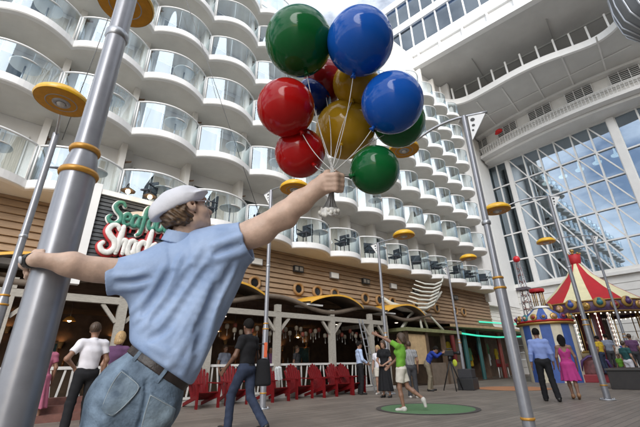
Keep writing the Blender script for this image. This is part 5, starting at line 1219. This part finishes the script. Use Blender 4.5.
d=math.radians(va(p)-90); bgp=np.array(p)+np.array([math.cos(d),math.sin(d),0])*.25+np.array([.08,.05,0]); t=empty('shoulder_bag',(bgp[0],bgp[1],.72),d,'black shoulder bag with an orange panel hanging behind the man in black','bag')
a=SDF(); a.ecap((0,0,0),(0,0,.34),.085,.07,(1,0,0),1.8,1.7,k=.02); a.half((0,0,-.05),(0,0,-1),k=.02); a.mesh('bag_body',.012,BLK,t)
MB().tube([(-.1,0,.36),(-.12,.02,.60),(-.10,.03,.66),(0,.03,.66),(.08,.02,.5),(.1,0,.36)],.012,6).build('strap',BLK,t); MB().box((.0,-.08,.42),(.06,-.05,.68),0,.01).build('orange_panel',cloth('orange red',(.6,.12,.05)),t)
p=gz(361.5,394.5); person(p,va(p)-72,'man in a pale blue shirt and black trousers by the ladder',1.78,dict(elL=(-.24,.02,1.14),wrL=(-.16,.20,1.04),elR=(.24,.02,1.14),wrR=(.16,.22,1.02)),PALEB,'long',BLK,skin=SK2,shoes=SHOE,vox=.013)
p=gz(387,397.5); person(p,va(p)+155,'person in a long black dress with hands clasped, facing us',1.72,dict(elL=(-.25,.0,1.12),wrL=(-.07,.20,.98),elR=(.25,.0,1.12),wrR=(.07,.20,.98),fwL=(.8,.3,-.3),fwR=(-.8,.3,-.3)),BLK,'short',BLK,skin=SK1,shoes=SHOE,hm=HBR,hair='bob',female=True,vox=.013,dress=.20)
p=gz(405,411); person(p,va(p)+78,'woman in a lime green top and off white shorts waving as she strides',1.70,dict(pel=(0,0,.93),chest=(0,-.03,1.25),neck=(0,-.07,1.44),head=(.0,-.06,1.60),elL=(-.17,.24,1.58),wrL=(-.17,.48,1.70),shL=(-.155,.0,1.42),shR=(.155,-.06,1.38),elR=(.22,.12,1.14),wrR=(.20,.32,.98),hipL=(-.08,0,.91),hipR=(.08,0,.91),knL=(-.08,.06,.49),anL=(-.09,.0,.085),toeL=(-.09,.17,.03),knR=(.09,-.10,.50),anR=(.10,-.42,.27),toeR=(.10,-.47,.10),look=0),GRN,'short',OFFW,legs='shorts',hair='bob',hm=HBR,skin=SK2,shoes=SHOEW,female=True,vox=.010)
p=gz(417,402); person(gz(414,398),va(p)+10,'person in a dark top with pale stripes behind the waving woman',1.66,{},STRP,'short',DGR,legs='trousers',hair='short',hm=HBR,skin=SK2,shoes=SHOEW,vox=.016)
p=gz(381,394.5); person(p,va(p)+160,'person in white shorts half hidden behind the person in black',1.62,{},WHT,'short',OFFW,legs='shorts',hair='bob',hm=HBL,skin=SK1,shoes=SHOEW,female=True,vox=.016)
p=gz(433,391); CPOS=p; person(p,va(p)-82,'cameraman in a royal blue shirt bending to his camera',1.76,dict(pel=(0,-.10,.94),hipL=(-.09,-.1,.92),hipR=(.09,-.1,.92),chest=(0,.05,1.22),neck=(0,.18,1.38),head=(0,.30,1.46),shL=(-.175,.14,1.35),shR=(.175,.14,1.35),elL=(-.26,.30,1.20),wrL=(-.12,.52,1.36),elR=(.28,.28,1.22),wrR=(.14,.50,1.34),knL=(-.13,.0,.5),knR=(.12,-.06,.5),anL=(-.18,-.02,.085),toeL=(-.2,.15,.03),anR=(.16,-.16,.085),toeR=(.18,0,.03)),ROY,'long',KHA,skin=SK2,shoes=SHOE,vox=.013)
hd_=math.radians(va(p)-82); tp=np.array(p)+.80*np.array([math.cos(hd_),math.sin(hd_),0]); t=empty('camera_tripod',(tp[0],tp[1],0),hd_,'black tripod standing before the cameraman','tripod')
for k in range(3):
    q=k*2.094+.5; MB().tube([(0,0,1.12),(.42*math.cos(q),.42*math.sin(q),0)],[.03,.018],6).build('leg',BLACK,t)
MB().lathe([(.0,1.08),(.06,1.08),(.07,1.14),(.05,1.24),(0,1.24)],n=12).build('head_mount',BLACK,t)
t=empty('video_camera',(tp[0],tp[1],1.241),hd_,'black shoulder video camera on the tripod','camera'); a=MB(); a.box((-.26,-.07,.0),(.16,.07,.20),0,.015); a.box((-.1,-.02,.24),(.14,.02,.28),0,.01); a.box((-.09,-.015,.2),(-.06,.015,.24)); a.box((.1,-.015,.2),(.13,.015,.24)); a.build('camera_body',BLACK,t); MB().lathe([(0,.16),(.05,.16),(.05,.30),(.075,.31),(.075,.42),(0,.40)],(0,0,.10),16,axis=(1,0,0)).build('lens',BLACK,t); MB().box((-.34,-.06,.05),(-.261,.06,.18)).build('battery',DGR,t)
t=empty('equipment_case',(tp[0]+.9,tp[1]-.1,0),.3,'black equipment cases stacked behind the tripod','case'); MB().box((-.5,-.3,0),(.5,.3,.42),0,.02).build('lower_case',BLACK,t); MB().box((-.35,-.26,.421),(.4,.26,.75),0,.02).build('upper_case',DGR,t)
a=MB(); a.ball((0,0,0),.10,12,0,(.5,1,1.3)); o=a.build('yellow_vest',cloth('hi vis',(.42,.48,.05))); o.location=V(np.array(tp)+np.array([-.1,-.25,.98])); tag(o,'small yellow hi vis cloth hanging on the tripod','cloth')
p=gz(552,401.5); person(p,va(p)+4,'man in a soft blue shirt and black trousers walking away with the woman in pink',1.84,dict(wrL=(-.26,.02,.88),knL=(-.11,.05,.5),anL=(-.11,.10,.085),toeL=(-.13,.27,.03),knR=(.11,-.02,.5),anR=(.16,-.14,.10),toeR=(.19,.02,.03)),NAVB,'long',BLK,skin=SK2,shoes=SHOE,vox=.011)
p=gz(576.5,399.5); person(p,va(p)+6,'woman in a magenta dress with long black hair walking away',1.68,dict(anL=(-.05,.05,.12),toeL=(-.05,.2,.03),anR=(.07,-.12,.15),toeR=(.08,.0,.03),knL=(-.07,.08,.52),knR=(.08,-.02,.5)),PINK,'none',PINK,dress=.50,hair='long',skin=SK2,shoes=mat('tan sandal',(.3,.16,.08),.5),female=True,vox=.011,bare_back=True)
# people round the carousel and the shop
for (x,X_,z_,h_,tc,bc_,fa,lab,hm_) in ((603.5,22.2,.36,1.70,YEL,DEN,60,'person in a yellow shirt on the carousel edge',HB_),(612.5,22.9,.36,1.80,GRYB,DGR,30,'person in a grey blue shirt on the carousel edge',HB_),(628,20.9,0,1.72,TEAL,WHT,-40,'person in a teal top and white trousers behind the planter',HBR),(637,21.3,.36,1.66,PURP,DGR,20,'person in a plum top at the far right edge',HBR),(619.5,21.6,0,1.22,GRN,DGR,140,'child in a green top in front of the carousel',HBR),(594,22.9,.36,1.6,DGR,DGR,90,'person in dark clothes among the carousel horses',HBR)):
    p=ox(x,360.5,X_); p[2]=z_; person(p,va(p)+fa,lab,h_,{},tc,'short',bc_,hm=hm_,skin=SK2 if int(x)%2 else SK1,shoes=SHOE,vox=.018)
for (x,yb,h_,tc,bc_,fa,lab,sl_,hm_) in ((478,375.5,1.74,DGR,BLK,150,'person in dark clothes standing inside the neon shop','long',HB_),(489,375,1.72,YEL,BLK,-20,'shopper in yellow inside the neon shop','short',HB_),(499,375.2,1.66,mat('cloth sea green',(.1,.28,.2),.9),BLK,170,'shopper in sea green by the high stool','short',HBR)):
    p=gz(x,yb); person(p,va(p)+fa,lab,h_,{},tc,sl_,bc_,hm=hm_,skin=SK2 if x%2 else SK1,shoes=SHOE,vox=.018)
p=gz(614,381.5); a=SDF(); a.ecap((0,0,.10),(0,0,.42),.10,.08,(1,0,0),2.6,2.4,k=.02); a.half((0,0,.0),(0,0,-1)); o=a.mesh('blue_bag',.02,cloth('sky blue',(.12,.36,.62))); o.location=V(p); o['label']='sky blue bag on the deck by the carousel'; o['category']='bag'
for i,(x,y,f,tc) in enumerate(((6.2,12.6,-80,GRYB),(8.3,12.9,-120,PURP),(9.2,12.4,-60,DGR),(-.8,13.4,-70,TEAL),(1.0,12.5,-100,KHA))):
    person((x,y,.013),f,['dim figure in grey blue inside the restaurant right of the lamp post','dim figure in plum inside the restaurant behind the red chairs','dim figure in dark grey inside the restaurant by the middle post','dim figure in teal deep in the left of the restaurant','dim figure in khaki inside the restaurant behind the man in white'][i],1.7,{},tc,'short',DGR,hm=HB_ if i%2 else HBR,skin=SK2,vox=.02)
